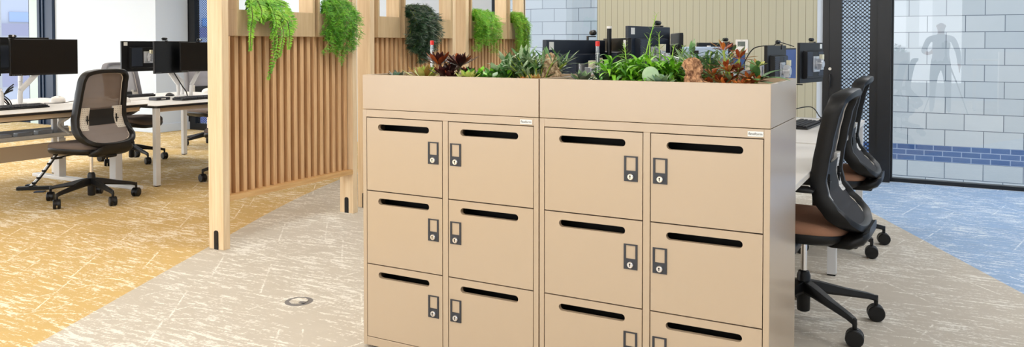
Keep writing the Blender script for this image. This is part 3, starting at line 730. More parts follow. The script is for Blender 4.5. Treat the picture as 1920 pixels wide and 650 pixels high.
# ------------------------------------------------------------------ office chairs
def chair(name, label, arms=False, cush='cushion', meshm='meshb', padm='pad', col_h=0, framem='black', base=0):
    root = thing(name, label, 'chair')
    h = MB(); h.lathe([(.018, .045), (.028, .05), (.03, .06), (.031, .215), (.024, .235), (.015, .24)], n=20); h.build('base_hub', M['black'], root, smooth=35)
    MB().cyl((0, 0, .23), .0145, .17+col_h, 16).build('gas_column', M['chrome'], root, smooth=40)
    for k in range(5):
        a = 2*PI*k/5+math.radians(base); c, s = math.cos(a), math.sin(a)
        lm = MB(); lm.X = Matrix.Rotation(a, 4, 'Z')
        rings = []
        for (x, z, hw, hh) in ((.015, .165, .027, .030), (.08, .158, .024, .026), (.2, .135, .019, .018), (.30, .118, .016, .014), (.335, .108, .014, .014), (.345, .098, .011, .010)):
            rings.append([(x, -hw, z-hh*.5), (x, -hw*.8, z+hh), (x, hw*.8, z+hh), (x, hw, z-hh*.5), (x, hw*.7, z-hh), (x, -hw*.7, z-hh)])
        lm.loft(rings); lm.tube([(.34, 0, .12), (.34, 0, .07)], .010, 10)
        lg = lm.build('leg', M['black'], root, bevel=.002)
        cm = MB(); cm.X = Matrix.Translation((.34*c, .34*s, 0)) @ Matrix.Rotation(a+(.9 if k % 2 else -.7)+k*.5, 4, 'Z')
        for sx in (-1, 1):
            cm.lathe([(.004, sx*.0035), (.036, sx*.004), (.038, sx*.008), (.038, sx*.023), (.034, sx*.027), (.004, sx*.028)], (0, 0, .038), 24, 'x')
        pr_ = [(-.036*math.cos(t_), .040+.036*math.sin(t_)*1.05) for t_ in [PI*q/8 for q in range(9)]]
        cm.prism(pr_+[(.02, .03), (-.02, .03)], .012, 'x', -.006)
        cm.build('caster', M['black'], lg, smooth=35)
    # mechanism, lever, seat
    m = MB(); m.box(-.07, .07, -.13, .12, .385+col_h, .425+col_h); m.box(-.05, .05, -.24, -.1, .375+col_h, .405+col_h); m.build('tilt_mechanism', M['black'], root, bevel=.012)
    zc = .43+col_h
    m = MB(); m.tube([(-.07, .05, zc-.03), (-.20, .06, zc-.035), (-.24, .06, zc-.04)], .006, 8); m.cbox((-.26, .06, zc-.042), .075, .02, .016); m.build('lever', M['black'], root, bevel=.003)
    def seatring(s, z, drop):
        ring = []
        for j in range(40):
            t = 2*PI*j/40; ca, sa = math.cos(t), math.sin(t)
            x = .245*s*math.copysign(abs(ca)**.62, ca); y = .255*s*math.copysign(abs(sa)**.62, sa)+.048
            zz = z-(.03*max(0, (y-.17)/.13)**2 if drop else .02*max(0, (y-.17)/.13)**2)+.012*(abs(x)/.24)**2
            ring.append((x, y, zz+col_h))
        return ring
    MB().loft([seatring(.86, .400, 1), seatring(.97, .415, 1), seatring(1.0, .435, 1), seatring(.985, .447, 1)]).build('seat_shell', M['black'], root, smooth=50)
    MB().loft([seatring(.97, .445, 1), seatring(.995, .458, 1), seatring(.99, .478, 1), seatring(.93, .492, 1), seatring(.7, .496, 1), seatring(.3, .49, 1), seatring(.02, .49, 1)]).build('seat', M[cush], root, smooth=60)
    # backrest
    dz = col_h
    prof = [(1.11, -.245), (1.09, -.205), (1.05, -.168), (.98, -.145), (.88, -.125), (.78, -.108), (.70, -.098), (.63, -.112), (.57, -.155), (.53, -.20), (.50, -.235), (.47, -.262), (.43, -.275)]
    def yp(z):
        for (z1, y1), (z0, y0) in zip(prof, prof[1:]):
            if z >= z0:
                t = min(1, max(0, (z-z0)/(z1-z0))); t = t*t*(3-2*t)*.5+t*.5; return y0+(y1-y0)*t
        return prof[-1][1]
    out = [(0, 1.08), (.10, 1.078), (.165, 1.065), (.198, 1.03), (.207, .96), (.212, .88), (.218, .79), (.226, .71), (.237, .63), (.240, .57), (.212, .52), (.13, .49)]
    full = out+[(0, .482)]+[(-x, z) for x, z in out[:0:-1]]
    loop = catmull([(x, 0, z) for x, z in full], 5, True); loop = [V((p.x, yp(p.z), p.z+dz)) for p in loop]
    MB().tube(loop, 1, 12, closed=True, sec=(.0185, .036, .5), up='Y').build('back_frame', M[framem], root, smooth=50)
    inner = [V((p.x*.915, p.y+.004, .78+dz+(p.z-dz-.78)*.945)) for p in loop]
    MB().tube(inner, .0035, 6, closed=True).build('back_trim', M['cream'], root, smooth=60)
    def hw(z):
        best = 0
        for i in range(len(loop)):
            a, b = loop[i], loop[(i+1) % len(loop)]
            if (a.z-dz-z)*(b.z-dz-z) <= 0 and abs(a.z-b.z) > 1e-6 and a.x > 0: best = max(best, a.x+(b.x-a.x)*(z+dz-a.z)/(b.z-a.z))
        return max(best-.014, .02)
    def panel(z0, z1, off, xs=1, nx=14, nz=14, x0=-1):
        return lambda u, v: (hw(z0+v*(z1-z0))*(x0+(xs-x0)*u), yp(z0+v*(z1-z0))+off-.012*(1-abs(x0+(xs-x0)*u)**2), z0+v*(z1-z0)+dz)
    MB().grid(panel(.762, 1.06, .004), 14, 16).build('back_mesh', M[meshm], root, smooth=180)
    q = MB(); q.grid(panel(.495, .642, .004), 14, 10); q.grid(panel(.495, .642, -.012), 14, 10); q.build('lower_back_pad', M[padm], root, smooth=60)
    q = MB(); q.grid(panel(.640, .768, .016, .56, x0=-.56), 10, 8); q.grid(panel(.640, .768, -.014, .56, x0=-.56), 10, 8); q.build('lumbar_pad', M['blackm'], root, smooth=60)
    for s in (-1, 1):
        f = lambda u, v, s=s: V((s*(hw(.605+v*.18)*.985-u*(.10-.02*abs(v-.5))), yp(.605+v*.18)-.018-.006*math.sin(PI*u), .605+v*.18+dz))
        q = MB(); q.grid(f, 6, 10); q.grid(lambda u, v, f=f: f(u, v)+V((0, .022, 0)), 6, 10)
        for (e0, e1) in (((0, 0), (1, 0)), ((1, 0), (1, 1)), ((1, 1), (0, 1)), ((0, 1), (0, 0))):
            q.grid(lambda u, v, e0=e0, e1=e1, f=f: f(e0[0]+(e1[0]-e0[0])*u, e0[1]+(e1[1]-e0[1])*u)+V((0, .022*v, 0)), 6, 1)
        lp = q.build('lumbar_plate', M['plate'], root, smooth=50)
        k = MB(); c = f(.72, .45); k.cbox((c.x, c.y-.006, c.z), .004, .012, .07); k.tube([c, c+V((0, -.014, 0))], .007, 8); k.tube([c+V((-.016, -.012, 0)), c+V((.016, -.012, 0))], .0035, 8); k.build('lumbar_knob', M['black'], lp)
    # carrier linking seat and back
    q = MB(); rings = []
    for (y, za, zb, hx) in ((-.05, .395, .425, .08), (-.14, .385, .435, .15), (-.22, .39, .455, .185), (-.275, .415, .485, .175), (-.297, .445, .492, .14)):
        rings.append([(hx*math.copysign(abs(math.cos(t_))**.5, math.cos(t_)), y, (za+zb)/2+dz+(zb-za)/2*math.copysign(abs(math.sin(t_))**.6, math.sin(t_))) for t_ in [2*PI*k_/20 for k_ in range(20)]])
    q.loft(rings); q.build('back_carrier', M['black'], root, smooth=50)
    if arms:
        for s in (-1, 1):
            q = MB(); q.tube(catmull([(s*.12, 0, .40+dz), (s*.25, 0, .395+dz), (s*.285, 0, .43+dz), (s*.285, 0, .56+dz), (s*.285, 0, .645+dz)], 6), 1, 10, sec=(.013, .028, .6)); 
            q.tube([(s*.275, -.09, .66+dz), (s*.275, -.06, .667+dz), (s*.275, .1, .667+dz), (s*.275, .13, .66+dz)], [.55, 1, 1, .55], 12, sec=(.042, .013, .7), up=(0, 0, 1)); q.build('armrest', M['black'], root, smooth=50)
    return root
c1 = chair('office_chair', 'black framed chair with grey brown mesh back in front of the left desk', False, 'cushion2', base=-32)
c1.location = (-4.02, 1.41, 0); c1.rotation_euler = (0, 0, math.radians(97))
c2 = chair('office_chair', 'grey mesh chair on the far side of the left bench', False, 'cushion2', 'meshg', framem='greyframe'); c2.location = (-5.72, 3.0, 0); c2.rotation_euler = (0, 0, math.radians(-80))
dup(c2, (-6.0, 4.28, 0), math.radians(-95), 'grey mesh chair behind the left monitors, next to the white column')
c3 = chair('office_chair', 'black armchair half hidden behind the nearest oak post', True, 'cushion2', 'meshg'); c3.location = (-3.80, 2.78, 0); c3.rotation_euler = (0, 0, math.radians(98))
c4 = chair('office_chair', 'black desk chair with tan seat right beside the locker cabinet', True, 'cushion', 'meshd', 'padd', base=12); c4.location = (1.61, 1.25, 0); c4.rotation_euler = (0, 0, math.radians(88))
dup(c4, (1.55, 2.82, 0), math.radians(90), 'black desk chair with tan seat, the farther of the two on the right')

# ------------------------------------------------------------------ desks
def desk(label, x0, x1, y0, y1, z, edge_side, leg_at, style='bench'):
    """x0..x1 depth, y0..y1 length; leg_at list of (x,y)"""
    root = thing('bench_desk', label, 'desk', ((x0+x1)/2, (y0+y1)/2, 0))
    cx, cy = root.location.x, root.location.y; b = MB(); c = .02
    poly = [(x0-cx, y0-cy+c), (x0-cx+c, y0-cy), (x1-cx-c, y0-cy), (x1-cx, y0-cy+c), (x1-cx, y1-cy-c), (x1-cx-c, y1-cy), (x0-cx+c, y1-cy), (x0-cx, y1-cy-c)]
    b.use(M['white']).prism(poly, .004, 'z', z-.004)
    b.use(M['edge'] if edge_side == 'black' else M['cream']).prism([(p[0]*.9995, p[1]*.9995) for p in poly], .02, 'z', z-.024)
    b.build('desktop', None, root)
    f = MB(); f.use(M['beam'] if edge_side == 'black' else M['whitemetal'])
    f.box(x0-cx+.05, x0-cx+.09, y0-cy+.06, y1-cy-.06, z-.064, z-.024); f.box(x1-cx-.09, x1-cx-.05, y0-cy+.06, y1-cy-.06, z-.064, z-.024)
    f.build('under_frame', None, root, bevel=.002)
    for (x, y) in leg_at:
        l = MB(); l.use(M['whitemetal']).box(x-cx-.024, x-cx+.024, y-cy-.024, y-cy+.024, .008, z-.024); l.use(M['black']).box(x-cx-.022, x-cx+.022, y-cy-.022, y-cy+.022, 0, .008); l.build('leg', None, root, bevel=.003)
    return root
# left bench: raised desk beside the near chair, lower desk behind the post, and their opposites
for (x0, x1, y0, y1, z, lab) in ((-4.90, -4.10, .42, 2.02, .765, 'white desk with black edge at far left, in front of the mesh back chair'), (-5.72, -4.94, .42, 2.02, .765, 'white desk on the window side of the far left bench')):
    d = desk(lab, x0, x1, y0, y1, z, 'black', [])
    cx, cy = d.location.x, d.location.y
    sx = 1 if x0 > -4.92 else -1; xc = -4.45 if sx > 0 else -5.30
    for yy in (.52, 1.93):
        l = MB(); l.box(xc-cx-.045, xc-cx+.045, yy-cy-.035, yy-cy+.035, .03, .40); l.box(xc-cx-.035, xc-cx+.035, yy-cy-.027, yy-cy+.027, .40, z-.06)
        xa, xb = (-4.88, -4.12) if sx > 0 else (-5.7, -4.94); l.box(xa-cx, xb-cx, yy-cy-.035, yy-cy+.035, 0, .032); l.box(xa-cx+.1, xb-cx-.1, yy-cy-.03, yy-cy+.03, z-.065, z-.026)
        l.build('lifting_leg', M['whitemetal'], d, bevel=.004)
ct = thing('cable_tray', 'beige and white cable tray beam under the far left bench', 'cable tray', (-4.92, 1.2, 0))
MB().box(-.02, .02, -.75, .70, .28, .41).build('beam', M['beam'], ct, bevel=.003)
b = MB(); b.box(-.2, .16, -.75, .70, .47, .48); b.box(.15, .16, -.75, .70, .48, .51); b.box(-.2, -.19, -.75, .7, .48, .53)
for y in (-.7, .45): b.box(-.015, .015, y-.02, y+.02, .41, .74)
b.build('tray', M['whitemetal'], ct, bevel=.003)
r = random.Random(4)
for k in range(7): MB().cbox((r.uniform(-.1, .08), -.65+k*.2, .505), r.uniform(.06, .12), .13, .05).build('adaptor', M['white'], ct, bevel=.008)
b = MB()
for (x, y) in ((.02, -.7), (.02, .45)): b.tube(catmull([(x, y, .74), (x+.16, y+.03, .66), (x+.10, y-.03, .58), (x+.14, y+.04, .49)], 6), .016, 8)
b.build('bracket_arm', M['whitemetal'], ct, smooth=50)
b = MB(); b.box(-.06, .42, -.7, .68, .660, .695); b.build('electrics_channel', M['blackm'], ct, bevel=.01)
desk('white desk with black edge right of the near chair, its square white leg in view', -4.90, -4.10, 2.085, 3.70, .74, 'black', [(-4.13, 2.115), (-4.13, 3.66), (-4.86, 3.66)])
desk('white desk behind the leftmost dark monitor backs, window side', -5.72, -4.94, 2.085, 3.70, .74, 'black', [(-5.68, 2.115), (-5.68, 3.66), (-4.98, 3.66)])
# right bench
desk('pale desk nearest behind the lockers on the right, running up to the chairs', .89, 1.667, .53, 2.03, .74, 'cream', [(1.63, .58)])
desk('pale desk behind the farther right chair, with keyboard on it', .89, 1.667, 2.075, 3.72, .74, 'cream', [(1.635, 2.10), (1.635, 3.68), (.93, 3.68)])
desk('pale desk directly behind the left locker cabinet', .07, .87, .53, 2.03, .74, 'cream', [(.11, .58)])
desk('pale desk at the far left of the right bench', .07, .87, 2.075, 3.72, .74, 'cream', [(.11, 2.10), (.11, 3.68), (.83, 3.68)])
q = MB(); q.box(-.03, .03, -.4, .4, 0, .025); q = q.build('desk_foot', M['whitemetal'], bevel=.006); q.location = (1.50, 1.98, 0); q.rotation_euler = (0, 0, PI/2); q.scale = (1, .45, 1)
tag(q, 'white steel foot on the carpet under the right desk', 'desk foot')
bpy.data.objects.remove(q)

# ------------------------------------------------------------------ monitors and arms
def monitor(label, loc, rot, w=.57, h=.32, back='black', face='screen', sticker=True, vesa=True, cam=False, tilt=0, flip=False):
    """front faces local +Y; loc = centre of the screen"""
    root = thing('monitor', label, 'monitor', loc, rot); hb = M['bluehousing'] if back == 'blue' else M['black']
    b = MB(); b.box(-w/2, w/2, -.022, 0, -h/2, h/2); b.build('housing', hb, root, bevel=.003)
    f = MB(); f.use(M[face]).box(-w/2+.01, w/2-.01, 0, .0015, -h/2+.016, h/2-.01); f.build('screen', None, root)
    s = MB(); 
    for k in range(6): s.cbox((w/2-.02-k*.014, .001, -h/2+.007), .005, .003, .003)
    s.build('menu_buttons', M['cablew'], root)
    m = MB(); ww, hh = w*.36, h*.40
    m.loft([[(-ww, -.022, -hh), (ww, -.022, -hh), (ww, -.022, hh*.75), (-ww, -.022, hh*.75)], [(-ww*.97, -.052, -hh*.95), (ww*.97, -.052, -hh*.95), (ww*.97, -.052, hh*.70), (-ww*.97, -.052, hh*.70)]])
    rh = m.build('rear_housing', hb, root)
    for s_ in (-1, 1):
        rbm = MB(); xa, xb = sorted((s_*ww*.34, s_*ww*.94)); rbm.box(xa, xb, -.0525, -.051, -hh*.82, hh*.68)
        for k in range(14): z = -hh*.8+k*hh*1.5/14; rbm.box(xa, xb, -.0555, -.0525, z, z+.0035)
        rbm.build('vent_grille', M['rib'], rh)
    if vesa:
        v = MB(); v.use(M['satin']); v.cbox((0, -.058, -.01), .12, .010, .12); v.cyl((0, -.064, -.01), .028, -.05, 20, 'y'); v.cbox((0, -.09, -.01), .05, .035, .085)
        for sx in (-.05, .05):
            for sz in (-.05, .05): v.lathe([(.0005, -.067), (.004, -.066), (.005, -.063)], (sx, 0, sz-.01), 10, 'y')
        v.use(M['yel']).cbox((0, -.10, .045), .035, .025, .04); v.build('vesa_bracket', None, root, bevel=.003)
    if sticker:
        sx = .5*w-.045 if not flip else -.5*w+.045
        MB().cbox((sx, -.0228, h/2-.028), .042, .001, .036).build('asset_sticker', M['sticker'], root)
    return root
def webcam(label, loc, rot, small=False):
    o = thing('webcam', label, 'webcam', loc, rot); b = MB(); b.box(-.02, .02, -.03, .012, 0, .006); b.box(-.015, .015, -.03, -.024, -.03, 0)
    b.build('clip', M['black'], o, bevel=.002)
    b = MB(); b.tube([(-.032, 0, .022), (-.02, 0, .022), (.02, 0, .022), (.032, 0, .022)], [.5, 1, 1, .5], 14, sec=(.015, .014, 1)); b.use(M['black']); b.build('camera_body', M['black'], o, smooth=40)
    MB().lathe([(.0005, .018), (.007, .018), (.009, .014)], (0, 0, .022), 16, 'y').build('lens', M['satin'], o)
    return o
def arm(label, base, top, elbow, m='whitemetal', group=None):
    """desk-clamped monitor arm: base point on the desk, top = mount point"""
    o = thing('monitor_stand', label, 'monitor stand', base, 0, group); B = V(base); e = V(elbow)-B; t = V(top)-B
    b = MB(); b.lathe([(.05, 0), (.05, .012), (.03, .018), (.022, .02)]); b.build('clamp_base', M[m], o, smooth=35)
    b = MB(); b.tube([(0, 0, .01), (e.x*.02, e.y*.02, e.z*.6), e], 1, 12, sec=(.017, .017, .8)); b.build('lower_arm', M[m], o, smooth=40)
    b = MB(); b.tube([e, e.lerp(t, .5), t], 1, 12, sec=(.015, .022, .6)); b.build('upper_arm', M[m], o, smooth=40)
    b = MB(); b.tube([t-V((0, 0, .03)), t+V((0, 0, .03))], .02, 12); b.build('joint', M['satin'], o, smooth=40)
    return o
F = math.radians
# left bench
monitor('large black screen at far left edge with its right corner above the near chair', (-4.80, 1.505, 1.185), F(-90), .60, .315, sticker=False)
monitor('black screen mostly cut off by the left edge of the photo', (-4.86, .89, 1.185), F(-84), .58, .315, sticker=False)
monitor('dark monitor seen only as a thin edge above the far left screen', (-5.12, 1.42, 1.20), F(90), .60, .32, flip=True)
monitor('black monitor back with silver bracket right of the near chair', (-5.12, 2.74, 1.175), F(90), .57, .31, flip=True)
monitor('angled black monitor in the middle of the three beside the oak post', (-4.86, 2.86, 1.165), F(-78), .50, .33, sticker=False)
monitor('black monitor whose right side disappears behind the oak post', (-4.78, 3.20, 1.165), F(-96), .56, .31, sticker=False)
webcam('small webcam clipped on the far left screen', (-4.79, 1.22, 1.345), F(-90))
webcam('small webcam on the black monitor next to the oak post', (-4.77, 3.13, 1.322), F(-90))
webcam('small dark webcam on top of the angled middle monitor on the left', (-4.87, 2.78, 1.332), F(90))
arm('silver monitor arm rising to the far left screen', (-4.80, 1.28, .765), (-4.87, 1.52, 1.09), (-4.80, 1.285, .90))
arm('silver monitor arm at the very left edge of the photo', (-4.80, 1.13, .765), (-4.93, .95, 1.09), (-4.80, 1.125, .90))
arm('pale monitor arm under the angled middle monitor', (-4.93, 2.99, .74), (-4.95, 2.84, 1.08), (-4.93, 2.985, .88))
arm('silver monitor arm under the monitor beside the oak post', (-4.82, 3.06, .74), (-4.87, 3.25, 1.08), (-4.82, 3.065, .87))
arm('silver monitor arm behind the black monitor back with silver bracket', (-5.03, 3.12, .74), (-5.01, 2.84, 1.10), (-5.03, 3.12, .90))
arm('silver monitor arm of the window side desk at far left', (-5.0, 1.40, .765), (-5.02, 1.42, 1.19), (-5.0, 1.40, .97))
# right bench
monitor('dark blue monitor back with ribbed housing behind the weathered rock', (.58, .905, 1.155), F(86), .61, .33, 'blue', flip=True)
monitor('black monitor seen edge on between the two blue monitor backs', (.72, 1.15, 1.165), F(-54), .48, .33)
monitor('dark blue monitor back standing higher behind the tall flower stalks', (.68, 1.70, 1.235), F(81), .50, .33, 'blue', flip=True)
monitor('small black monitor edge right of the higher blue back', (.765, 2.03, 1.20), F(-66), .45, .33, sticker=False)
monitor('dark monitor behind the spear leaf plant, below the wall', (.68, 3.20, 1.145), F(75), .50, .33, 'black', sticker=False)
monitor('screen painted with a blue sky reflection between the spear leaf plant and orange plant', (.71, 3.62, 1.06), F(-105), .46, .33, face='skyscreen', sticker=False)
monitor('black ribbed monitor right of the thermostat, turned nearly edge on', (1.145, 3.0, 1.125), F(86), .50, .33, sticker=False)
monitor('screen with a painted blue reflection just right of the ribbed edge on monitor', (1.175, 3.42, 1.12), F(262), .34, .30, face='skyscreen', sticker=False, vesa=False)
monitor('black monitor back hanging in front of the black door frame', (1.245, 3.9, 1.155), F(76), .45, .31, sticker=True)
for i, (b_, t_, e_, lab) in enumerate((((.84, .93, .74), (.70, .90, 1.14), (.84, .93, .95), 'silver arm holding the blue monitor back behind the rock'),
                     ((.88, 1.10, .74), (.79, 1.17, 1.15), (.88, 1.10, .95), 'silver arm holding the edge on black monitor'),
                     ((.95, 1.60, .74), (.80, 1.69, 1.22), (.98, 1.60, 1.19), 'silver arm holding the higher blue monitor back'),
                     ((.88, 3.2, .74), (.80, 3.19, 1.13), (.88, 3.2, .98), 'silver arm of the dark monitor behind the spear leaf plant'),
                     ((.88, 2.9, .74), (1.03, 3.0, 1.11), (.88, 2.9, 1.08), 'silver arm of the ribbed monitor right of the thermostat'),
                     ((.93, 3.66, .74), (1.13, 3.87, 1.145), (.93, 3.66, 1.13), 'silver arm reaching to the monitor by the black door'))):
    arm(lab, b_, t_, e_, 'satin')
webcam('round webcam on a thin stalk above the edge on monitor', (.62, 1.05, 1.335), F(-54))
webcam('webcam on the higher blue monitor back', (.69, 1.86, 1.402), F(81))
webcam('webcam on the dark monitor behind the spear leaf plant', (.72, 3.38, 1.312), F(75))
webcam('webcam on the ribbed monitor right of the thermostat', (1.15, 3.12, 1.292), F(86))
webcam('webcam on the monitor by the black door', (1.25, 3.98, 1.313), F(76))
o = thing('docking_unit', 'pale blue grey device resting on an arm behind the flower stalks', 'device', (.93, 1.66, 1.225)); MB().box(-.02, .20, -.05, .10, 0, .06).build('casing', M['dev'], o, bevel=.008); MB().cbox((.05, -.051, .03), .05, .002, .02).build('ports', M['blackm'], o)
# pens/antenna style speakers between monitors
for (x, y, z, h, lab) in ((.70, 1.07, 1.33, .06, 'slim black bar with white tip by the round webcam'), (.80, 2.6, 1.05, .24, 'black post with white tip behind the spear leaf plant'), (.66, 3.55, 1.26, .06, 'slim black bar above the dark monitor near the thermostat')):
    o = thing('light_bar_stand', lab, 'stand', (x, y, z-.3 if z > 1.2 else .74)); zz = z+h-(o.location.z)
    MB().cyl((0, 0, 0), .012, zz-.012, 14).build('stem', M['black'], o, smooth=40); MB().cyl((0, 0, zz-.012), .0125, .012, 14).build('tip', M['white'], o, smooth=40)

# ------------------------------------------------------------------ desk clutter
def keyboard(label, loc, rot):
    o = thing('keyboard', label, 'keyboard', loc, rot); b = MB(); b.loft([[(-.225, -.075, 0), (.225, -.075, 0), (.225, .075, 0), (-.225, .075, 0)], [(-.225, -.075, .012), (.225, -.075, .012), (.225, .075, .024), (-.225, .075, .024)]]); b.build('tray', M['black'], o, bevel=.003)
    k = MB()
    for i in range(5):
        for j in range(17):
            x = -.21+j*.0255; y = -.062+i*.027; z = .014+(y+.075)*.08; k.box(x, x+.021, y, y+.022, z, z+.009)
    k.build('keys', M['lockplate'], o, bevel=.002); return o
keyboard('black keyboard on the far left desk', (-4.55, 1.12, .765), F(90))
keyboard('black keyboard on the desk beside the oak post', (-4.50, 2.86, .74), F(90))
keyboard('black keyboard on the window side desk behind', (-5.35, 2.75, .74), F(-90))
keyboard('black keyboard on the pale desk beside the right chairs', (1.34, 3.02, .74), F(86))
def mouse(label, loc, rot, m, s=1):
    b = MB(); rings = []
    for (t, wd, hh) in ((-1, .3, .25), (-.85, .7, .6), (-.5, .95, .95), (0, 1, 1), (.5, .92, .8), (.85, .7, .5), (1, .3, .2)):
        rings.append([(math.cos(a)*.032*wd, t*.058, max(0, math.sin(a))*.036*hh) for a in [PI*q/8 for q in range(9)]])
    b.loft(rings); o = b.build('computer_mouse', m, smooth=60); o.location = loc; o.rotation_euler = (0, 0, rot); o.scale = (s, s, s); return tag(o, label, 'mouse')
mouse('black mouse on the pale desk beside the right chairs', (1.44, 3.40, .74), F(85), M['black'])
mouse('black mouse near the far end of the right desk', (1.42, 3.62, .74), F(60), M['bluehousing'])
mouse('dark mouse beside the keyboard on the window side desk', (-5.15, 3.06, .74), F(-90), M['black'])
def phone(label, loc, rot):
    o = thing('speaker_puck', label, 'speaker', loc, rot); b = MB(); b.lathe([(.062, 0), (.066, .008), (.062, .03), (.045, .048), (.02, .057), (.001, .059)]); b.build('dome', M['white'], o, smooth=60)
    b = MB(); b.X = Matrix.Translation((.04, 0, .043)) @ Matrix.Rotation(.75, 4, 'Y'); b.lathe([(.016, 0), (.016, .003), (.001, .004)]); b.build('emblem', M['cablew'], o); return o
phone('white domed device on the far left desk beside the cable', (-4.98, 1.72, .765), 0)
phone('white domed device behind the near chair back, on the window side desk', (-4.72, 2.2, .74), .2)
phone('white domed device at the oak post on the far end of the desk', (-5.2, 3.60, .74), 0)
o = thing('docking_box', 'small dark box beside the keyboard near the oak post', 'device', (-4.72, 2.60, .74)); MB().box(-.06, .06, -.08, .08, 0, .03).build('casing', M['lockplate'], o, bevel=.005); MB().cbox((.061, 0, .015), .002, .05, .012).build('display', M['cablew'], o)
def cable(label, pts, r=.004, m='cable', name='cable'):
    b = MB(); b.tube(catmull(pts, 8), r, 6); o = b.build(name, M[m], smooth=60); return tag(o, label, 'cable')
cable('black cable looping across the pale desk by the right chairs', [(.95, 3.6, .745), (1.05, 3.3, .76), (1.15, 3.5, .80), (1.28, 3.75, .82), (1.38, 3.5, .77), (1.42, 3.42, .752)])
cable('thin grey cable lying on the pale desk by the right chairs', [(.95, 3.9-.3, .744), (1.1, 3.55, .744), (1.3, 3.66, .744), (1.5, 3.4, .744)], .0025, 'cablew')
cable('dark cable curving over the white desk at far left', [(-4.9, 1.55, .77), (-4.75, 1.62, .773), (-4.7, 1.8, .80), (-4.62, 1.9, .80), (-4.5, 1.98, .77)], .0025)
b = MB(); r = random.Random(9)
for k in range(9):
    s_ = r.uniform(-.03, .03); d_ = 1 if k % 2 else -1
    b.tube(catmull([(-4.86+s_*.3, 1.15-d_*.11, .93+s_), (-4.84, 1.15-d_*.05, .90+s_*.5), (-4.83, 1.15+d_*.03+s_, .83), (-4.83+s_, 1.15+d_*.07, .77)], 6), .005, 6)
tag(b.build('cable_bundle', M['cable'], smooth=60), 'tangle of black cables between the two silver arms at far left', 'cables')
b = MB(); b.tube(catmull([(-4.90, 1.05, .90), (-4.94, 1.0, .8), (-4.9, 1.05, .77)], 5), .004, 6)
cable('black cables crossing under the pale arm near the oak post', [(-4.88, 2.90, 1.0), (-4.87, 2.99, .86), (-4.86, 3.03, .80), (-4.80, 3.0, .745)], .006)
cable('black cable hanging from the monitor by the black door', [(1.14, 3.86, 1.28), (1.02, 3.80, 1.31), (.99, 3.82, 1.2), (1.10, 3.86, 1.13), (1.12, 3.88, 1.0), (1.2, 3.9, .98)], .004)
cable('black cable rising to the ribbed monitor right of the thermostat', [(1.12, 3.15, 1.29), (1.0, 3.05, 1.27), (.94, 2.98, 1.15), (.92, 2.95, 1.09)], .004)
# cable spine and power strip on the left floor
o = thing('cable_spine', 'black and silver cable spine sloping from the bench to the carpet', 'cable', (-4.95, 1.5, 0))
pts = catmull([(.06, .14, .30), (.03, .10, .22), (0, .02, .10), (-.02, -.04, .03)], 8)
MB().tube(pts, .012, 8).build('flexible_duct', M['satin'], o, smooth=50); MB().tube([p+V((.02, .012, .01)) for p in pts], .007, 6).build('power_lead', M['cable'], o, smooth=50)
for p in pts[::4]: MB().tube([p-V((0, 0, .008)), p+V((0, 0, .008))], .02, 8).build('clip', M['black'], o)
o = thing('power_strip', 'black power strip lying on the carpet under the far left bench', 'power strip', (-4.95, 1.48, 0), F(40)); MB().box(-.14, .14, -.025, .025, 0, .03).build('strip_body', M['black'], o, bevel=.004)
MB().box(-.10, -.03, .06, .12, 0, .035).build('adaptor', M['black'], o, bevel=.004); MB().box(.05, .13, -.16, -.10, 0, .008).build('plate', M['navy'], o)
MB().tube([(-.06, .08, .02), (-.03, .03, .03), (.02, .01, .03)], .005, 6).build('lead', M['cable'], o)

# thermostat
o = thing('thermostat', 'white wall thermostat with dark grey display on the sage panelling', 'thermostat', (.352, YW, 1.278)); MB().box(-.063, .063, -.022, 0, -.068, .068).build('housing', M['white'], o, bevel=.004)
MB().box(-.04, .036, -.0235, -.021, -.002, .048).build('display', M['lcd'], o); b = MB()
for k in range(5): b.cbox((-.044+k*.022, -.0225, -.033), .010, .002, .004)
for k in range(3): b.cbox((-.04+k*.04, -.0225, -.048), .012, .002, .005)
b.cbox((0, -.0225, .058), .022, .002, .003)
b.build('buttons', M['cablew'], o)
# floor outlet
o = thing('floor_outlet', 'round grey floor outlet lid in the beige carpet left of the lockers', 'floor outlet', (-.671, .312, 0), .35)
n = 40; outer = [(math.cos(2*PI*k/n)*.07, math.sin(2*PI*k/n)*.07) for k in range(n)]
octo = [(.048*math.cos(PI/8+PI*k/4)*1.0, .048*math.sin(PI/8+PI*k/4)) for k in range(8)]
me = plate_mesh(outer, [octo[::-1]], .004, 'rim'); me.materials.clear(); me.materials.append(M['ground']); me.transform(Matrix.Rotation(-PI/2, 4, 'X')); me.transform(Matrix.Translation((0, 0, .001)))
link('rim', me, o, bevel=0)
b = MB(); b.prism([(x*.97, y*.97) for x, y in octo], .004, 'z', .0005); b.build('lid', M['carpet'], o)
b = MB(); b.box(.012, .044, -.034, -.012, .004, .0062); b.build('cable_flap', M['ground'], o)

